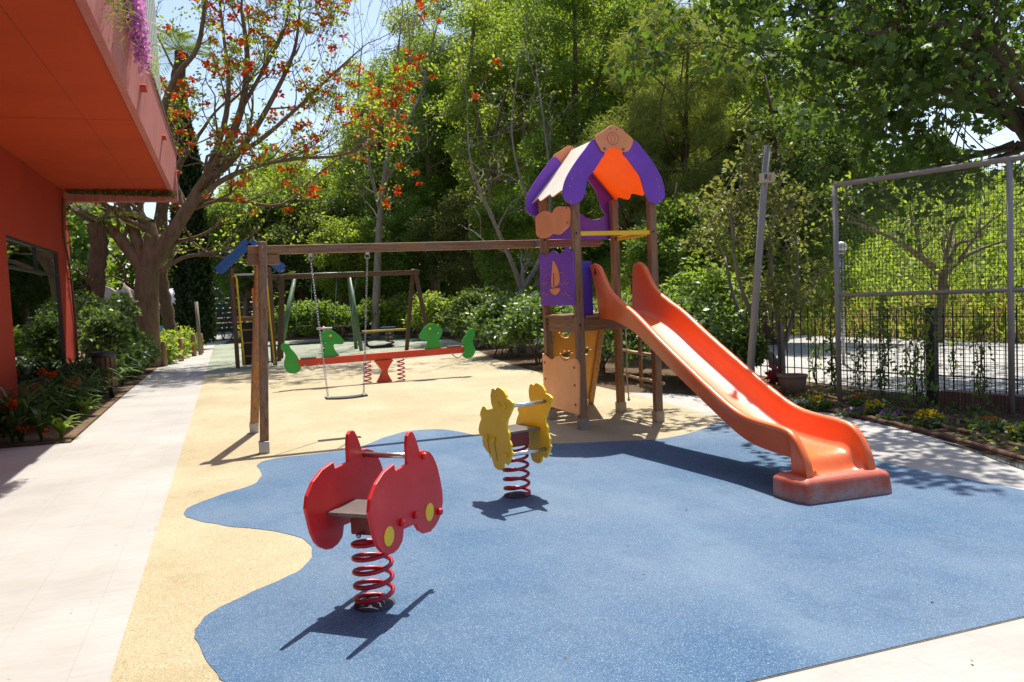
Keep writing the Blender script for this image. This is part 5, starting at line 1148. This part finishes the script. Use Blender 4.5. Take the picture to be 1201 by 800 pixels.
# woods: every tree by itself
WOOD = [  # name, label, px, Y, top, trunk r, [(px, py, dy, rx, ry, rz)], leaf, nclump, per, csig, lsize, shape, bark
 ('broadleaf_tree', 'rounded mid green tree behind the blue roofed tower', 292, 42, 5.5, .22, [(285, 285, 0, 3.0, 2.2, 2.6)], L_MID, 60, 120, .75, .2, 'diamond', BARK),
 ('broadleaf_tree', 'dark dense tree above the distant swings', 350, 41, 6.0, .25, [(352, 290, 0, 3.2, 2.4, 2.8)], L_DARK, 66, 130, .75, .19, 'diamond', BARK_DARK),
 ('feathery_tree', 'pale grey green feathery tree behind the coral tree branches', 400, 46, 8.5, .2, [(392, 225, 0, 3.2, 2.4, 3.4)], L_OLIVE, 64, 110, .8, .22, 'needle', BARK_GREY),
 ('broadleaf_tree', 'tall tree with a dark straight trunk left of centre above the hedge', 459, 40, 12.0, .30, [(455, 215, 0, 3.0, 2.6, 3.4), (480, 120, 0, 2.6, 2.2, 2.6)], L_MID, 100, 120, .75, .19, 'diamond', BARK_DARK),
 ('broadleaf_tree', 'tall leafy tree in the centre with a thick trunk above the hedge', 510, 38, 13.0, .32, [(522, 190, 0, 3.2, 2.6, 3.6), (540, 75, 0, 2.4, 2.2, 2.4)], L_MID, 110, 120, .75, .18, 'diamond', BARK),
 ('broadleaf_tree', 'tall rounded green crown rising behind the middle of the swing beam', 505, 50, 17.0, .3, [(500, 150, 0, 4.4, 3.0, 4.6), (525, 45, 0, 3.8, 3.0, 3.4)], L_LIGHT, 130, 120, .85, .2, 'diamond', BARK_GREY),
 ('broadleaf_tree', 'dark green tree between the distant swings and the boat panel', 560, 46, 15.0, .3, [(566, 215, 0, 4.0, 3.0, 4.2), (575, 90, 0, 3.4, 2.6, 3.6)], L_DARK, 120, 120, .85, .19, 'diamond', BARK_DARK),
 ('broadleaf_tree', 'tall yellow green tree right behind the boat panel', 640, 36, 15.0, .28, [(640, 215, 0, 3.0, 2.4, 3.2), (655, 60, 0, 3.2, 2.6, 3.6)], L_LIGHT, 130, 120, .75, .17, 'diamond', BARK),
 ('broadleaf_tree', 'young light green tree just behind the middle of the rear hedge', 405, 40, 4.6, .1, [(405, 305, 0, 2.0, 1.5, 2.0)], L_LIGHT, 46, 110, .55, .16, 'diamond', BARK),
 ('broadleaf_tree', 'young fresh green tree behind the right end of the rear hedge', 470, 39, 5.0, .1, [(472, 295, 0, 2.0, 1.5, 2.2)], L_HEDGE, 46, 110, .55, .16, 'diamond', BARK),
 ('broadleaf_tree', 'young olive green tree behind the bright rounded shrub', 540, 37, 5.4, .1, [(540, 285, 0, 2.1, 1.5, 2.4)], L_OLIVE, 50, 110, .55, .16, 'diamond', BARK),
 ('broadleaf_tree', 'young green tree behind the grey green shrub left of the boat panel', 598, 30, 5.0, .1, [(600, 285, 0, 1.5, 1.2, 2.0)], L_MID, 46, 110, .5, .14, 'diamond', BARK),
 ('broadleaf_tree', 'young light green tree behind the upper end of the slide', 800, 17, 4.2, .08, [(800, 300, 0, 1.2, 1.0, 1.3)], L_HEDGE, 46, 110, .42, .12, 'diamond', BARK),
 ('broadleaf_tree', 'low spreading green tree under the coral tree branches', 330, 44, 6.5, .2, [(330, 250, 0, 4.0, 2.6, 2.6)], L_LIGHT, 60, 120, .8, .19, 'diamond', BARK),
 ('broadleaf_tree', 'bright green high crown left of the purple roofed tower', 575, 33, 13.5, .26, [(590, 150, 0, 2.6, 2.4, 3.4), (600, 40, 0, 2.6, 2.2, 2.6)], L_LIGHT, 100, 120, .7, .16, 'diamond', BARK),
 ('broadleaf_tree', 'dense green tree just behind the purple roofed tower', 690, 26, 12.0, .24, [(690, 190, 0, 2.3, 2.0, 2.6), (690, 50, 0, 2.6, 2.2, 2.8)], L_MID, 110, 125, .6, .15, 'diamond', BARK_DARK),
 ('pine_tree', 'soft needled pine right of the purple roofed tower', 822, 20, 9.6, .13, [(815, 225, 0, 2.0, 1.6, 2.6), (800, 90, 0, 1.8, 1.6, 2.0)], L_NEEDLE, 110, 230, .5, .3, 'needle', BARK_DARK),
 ('pine_tree', 'second soft needled pine left of the leaning pole', 752, 21.5, 9.0, .12, [(752, 215, 0, 1.4, 1.3, 2.6)], L_NEEDLE, 70, 220, .48, .3, 'needle', BARK_DARK),
 ('broadleaf_tree', 'tall bright leaved tree behind the pines', 800, 27, 13.5, .28, [(770, 60, 0, 3.4, 2.4, 3.0), (880, 110, 0, 3.2, 2.4, 4.0)], L_LIGHT, 120, 120, .7, .17, 'diamond', BARK),
 ('broadleaf_tree', 'dark tree filling the gap behind the leaning pole', 905, 19, 7.5, .18, [(900, 265, 0, 2.0, 1.8, 2.2), (935, 190, 0, 2.0, 1.8, 1.8)], L_DARK, 80, 130, .55, .15, 'diamond', BARK_DARK),
 ('broadleaf_tree', 'tree at the left end of the hillside beyond the fence', 960, 30, 10.0, .25, [(955, 165, 0, 3.4, 2.6, 4.0)], L_MID, 90, 120, .75, .2, 'diamond', BARK),
 ('broadleaf_tree', 'thin tree on top of the hillside, left of the sky gap', 1062, 40, 13.0, .2, [(1040, 70, 0, 4.0, 3.0, 2.6)], L_MID, 60, 110, .8, .22, 'diamond', BARK_GREY),
 ('broadleaf_tree', 'slim dark trunked tree against the sky on the hillside', 1110, 38, 14.0, .17, [(1125, 70, 0, 3.4, 2.6, 2.0)], L_MID, 40, 100, .8, .22, 'diamond', BARK_DARK),
]
for i, (nm, lab, px, Y, top, tr, cr, lm, nc, per, cs, ls, shp, bk_) in enumerate(WOOD):
    if Y > 32 and px < 560 and top > 5.45: Y += 4; top *= 1.1; cr = [(a, c2, dy, rx*1.15, ry*1.15, rz_*1.15) for a, c2, dy, rx, ry, rz_ in cr]
    bx_ = at(px, 400, Y).x; z0 = 0.0 if bx_ < 18 else float(np.interp(bx_-17.5, [p[0] for p in prof], [p[1] for p in prof])) if False else 0.0
    tree(nm, lab, (bx_, Y, z0), top, [(tuple(at(a, c2, Y+dy)), (rx, ry, rz_)) for a, c2, dy, rx, ry, rz_ in cr], tr, lm, bk_, int(nc*1.35), int(per*(2.2 if shp == 'needle' else 2.6)), cs, ls*(0.55 if shp == 'needle' else 0.82), 100+i, shp, group='trees round the playground', droop=0.5 if shp == 'needle' else 0.2, up=0.3 if shp == 'needle' else 0.5)
# pale bare-branched trees
q = at(612, 400, 22.5); bq = Vector((q.x, 22.5, 0))
laid_tree('forked_tree', 'pale forked tree with thin bare branches left of the purple roofed tower', bq, [([bq, at(613, 370, 22.5), at(612, 338, 22.5)], (.13, .10)), (A([(612, 340), (602, 312), (588, 280), (570, 240), (552, 190), (548, 140)], 22.5, 22), (.085, .02)),
    (A([(612, 340), (628, 315), (640, 285), (646, 230), (640, 160), (630, 90)], 22.5, 23), (.085, .02)), (A([(640, 285), (612, 215), (600, 150), (608, 80)], 22.6, 22), (.05, .015))], 31, L_OLIVE, BARK_GREY, 2, 0.9, 5, 0.09, up=0.15, leafprob=0.6, sig=.2)
q = at(440, 400, 36); bq = Vector((q.x, 36, 0))
laid_tree('bare_tree', 'leafless grey tree with upright twigs against the sky', bq, [([bq, at(442, 330, 36), at(446, 250, 36), at(455, 180, 36), at(462, 110, 36), at(470, 30, 36)], (.2, .03)), (A([(446, 250), (430, 180), (420, 120), (425, 50)], 36, 35), (.08, .02)), (A([(455, 180), (490, 120), (505, 60), (520, 0)], 36, 37), (.08, .02)),
    (A([(450, 200), (470, 120), (480, 60), (478, 10)], 36, 36.5), (.06, .02))], 33, L_OLIVE, BARK_GREY, 3, 1.6, 3, 0.1, up=0.35, leafprob=0.4, sig=.25)
# olive-brown shrubby tree in front of the railing
q = gr(925, 462); bq = Vector((q.x+0.65, q.y+1.0, 0))
laid_tree('olive_tree', 'scruffy olive green small tree between the leaning pole and the mesh fence', bq, [([bq, bq+Vector((0.0, 0, .8)), bq+Vector((-.05, 0.1, 1.7)), bq+Vector((-.1, .1, 2.5))], (.07, .03)), ([bq, bq+Vector((-.35, .1, .9)), bq+Vector((-.75, .1, 1.9)), bq+Vector((-.9, 0, 2.9))], (.05, .02)), ([bq+Vector((0, 0, .5)), bq+Vector((.25, -.1, 1.4)), bq+Vector((.3, -.1, 2.2))], (.05, .02)),
    ([bq+Vector((0, 0, .3)), bq+Vector((-.5, .4, 1.2)), bq+Vector((-.5, .8, 2.2))], (.05, .02))], 35, L_OLIVE, BARK_GREY, 2, .55, 30, .085, up=0.1, sig=.22, spread=.7, kids=(2, 4))
# plane tree whose branches reach over the fence from the right
bq = Vector((13.6, 9.6, 0)); c0 = Vector((13.3, 9.5, 4.0))
PL = [([bq, Vector((13.6, 9.6, 2)), c0], (.3, .24)), ([c0]+A([(1235, 205), (1185, 135), (1125, 60), (1055, 0)], 10.6, 9.4), (.12, .04)), ([c0]+A([(1190, 150), (1140, 90), (1100, 10), (1080, -60)], 11, 11.5), (.09, .035)),
      ([c0]+A([(1210, 140), (1150, 130), (1080, 120), (1010, 125), (960, 120)], 11.2, 11.4), (.08, .02)), ([c0]+A([(1150, 120), (1060, 90), (985, 70), (910, 60)], 11, 11.4), (.11, .025)), ([c0]+A([(1180, 60), (1130, -20), (1060, -60), (1000, -40)], 11.4, 11.4), (.09, .03)),
      ([c0]+A([(1205, 120), (1150, 40), (1090, 30), (1020, 40)], 9.6, 8.6), (.10, .025)), ([c0]+A([(1250, 60), (1200, -30), (1120, -90)], 9.6, 8.4), (.09, .025)), ([c0]+A([(1255, 130), (1205, 90), (1165, 30)], 9.4, 8.4), (.07, .02)), ([c0]+A([(1250, 170), (1190, 175), (1140, 185)], 10.4, 10.0), (.06, .02))]
laid_tree('plane_tree', 'large plane tree overhanging the mesh fence from the right', bq, PL, 37, L_PLANE, bark((0.09, 0.065, 0.045)), 2, 1.25, 38, 0.125, shape='lobed', up=0.12, sig=0.5, spread=.7, kids=(2, 3), every=1)
# Y-shaped tree on the far side of the road
q = at(1102, 402, 16.0); bq = Vector((q.x, 16.0, 0)); 
laid_tree('spreading_tree', 'low spreading tree with forking bare limbs across the road behind the fence', bq, [([bq, at(1104, 360, 16), at(1106, 322, 16)], (.115, .1)), (A([(1106, 322), (1080, 302), (1055, 284), (1030, 272), (1005, 262)], 16, 15.4), (.1, .02)), (A([(1106, 322), (1125, 305), (1150, 292), (1185, 280)], 16, 16.6), (.1, .02)),
    (A([(1080, 302), (1075, 270), (1065, 245), (1060, 225)], 16, 16.4), (.06, .015)), (A([(1106, 322), (1112, 290), (1120, 262), (1140, 235)], 16, 15.6), (.07, .015)), (A([(1125, 305), (1150, 270), (1175, 250)], 16, 15.5), (.05, .015))], 39, L_LIGHT, bark((0.2, 0.17, 0.09)), 2, .8, 6, .12, up=.15, sig=.28, leafprob=.8)
# hedges and right-hand shrubs
HG = [('hedge', 'clipped green hedge along the back of the rear playground', (5.0, 36.6, 0), (4.9, 0.9, 1.75), 12000, .14, L_HEDGE, 80), ('shrub', 'bright rounded shrub right of the brown swing frame', (8.3, 33.5, 0), (1.2, 1.3, 1.9), 4200, .15, L_LIGHT, 34), ('shrub', 'yellow green shrub behind the right dragon head', (7.9, 36.5, 0), (1.3, 1.2, 2.1), 3800, .15, L_LIGHT, 30),
      ('shrub', 'dark shrub right of the seesaw', (8.1, 26.2, 0), (1.2, 1.3, 1.9), 4600, .13, L_DARK, 34), ('shrub', 'dark green shrub left of the tower legs', (7.5, 21.3, 0), (1.1, 1.2, 1.75), 4600, .12, L_SHRUB, 34), ('shrub', 'grey green shrub close behind the boat panel', (7.15, 18.2, 0), (0.9, 1.2, 1.85), 4200, .11, L_SHRUB, 32),
      ('hedge', 'dense dark hedge behind the tower legs', (7.3, 15.2, 0), (0.75, 2.2, 1.5), 6500, .1, L_SHRUB, 44), ('hedge', 'bright leaved hedge behind the upper part of the slide', (7.55, 12.3, 0), (0.62, 1.3, 1.6), 6200, .09, L_SHRUB, 44), ('shrub', 'tall shrub behind the middle of the slide', (8.3, 13.2, 0), (0.8, 1.0, 2.4), 5200, .1, L_MID, 40),
      ('shrub', 'low dark shrub beside the leaning pole', (8.1, 11.6, 0), (0.5, 0.6, 1.2), 2800, .085, L_DARK, 24)]
for i, (nm, lab, b_, r_, n, ls, m, cl_) in enumerate(HG): shrub(nm, lab, b_, r_, m, n, ls, 200+i, clumps=cl_, cat=nm, csig=0.42 if max(r_[:2]) > 2 else None, group='hedges and shrubs of the right and rear border')
# far wood closing the view
rng = np.random.default_rng(55); n = 170000; a = rng.uniform(-0.32, 0.98, n); rr = rng.uniform(52, 64, n); hmax = np.interp(a, [-.32, .1, .22, .34, .62, .72, .98], [9, 9, 15, 21, 18, 6.5, 6.5])+2.2*np.sin(a*17)+1.5*np.sin(a*41)
P = np.stack([rr*np.sin(a), rr*np.cos(a), hmax*rng.random(n)**0.8], 1); P = P[(P[:, 0] > 2.8) | (P[:, 0] < -6.5) | (P[:, 1] > 60)]
V, F = leaf_arrays(P, 0.5, rng, 'diamond', 0.4); tag(np_mesh('far_wood', V, F, L_MID), kind='stuff')
# fallen leaves and grit
n = 190; P = np.stack([rng.uniform(-3, 6.5, n), rng.uniform(2, 22, n), np.full(n, 0.024)], 1); P = P[(P[:, 0] < 6.2)]
V, F = leaf_arrays(P, 0.022, rng, 'oval', 3.0, None, 0.0); V[:, 2] = np.maximum(V[:, 2], 0.021); tag(np_mesh('fallen_leaves', V, F, L_DRY), kind='stuff')
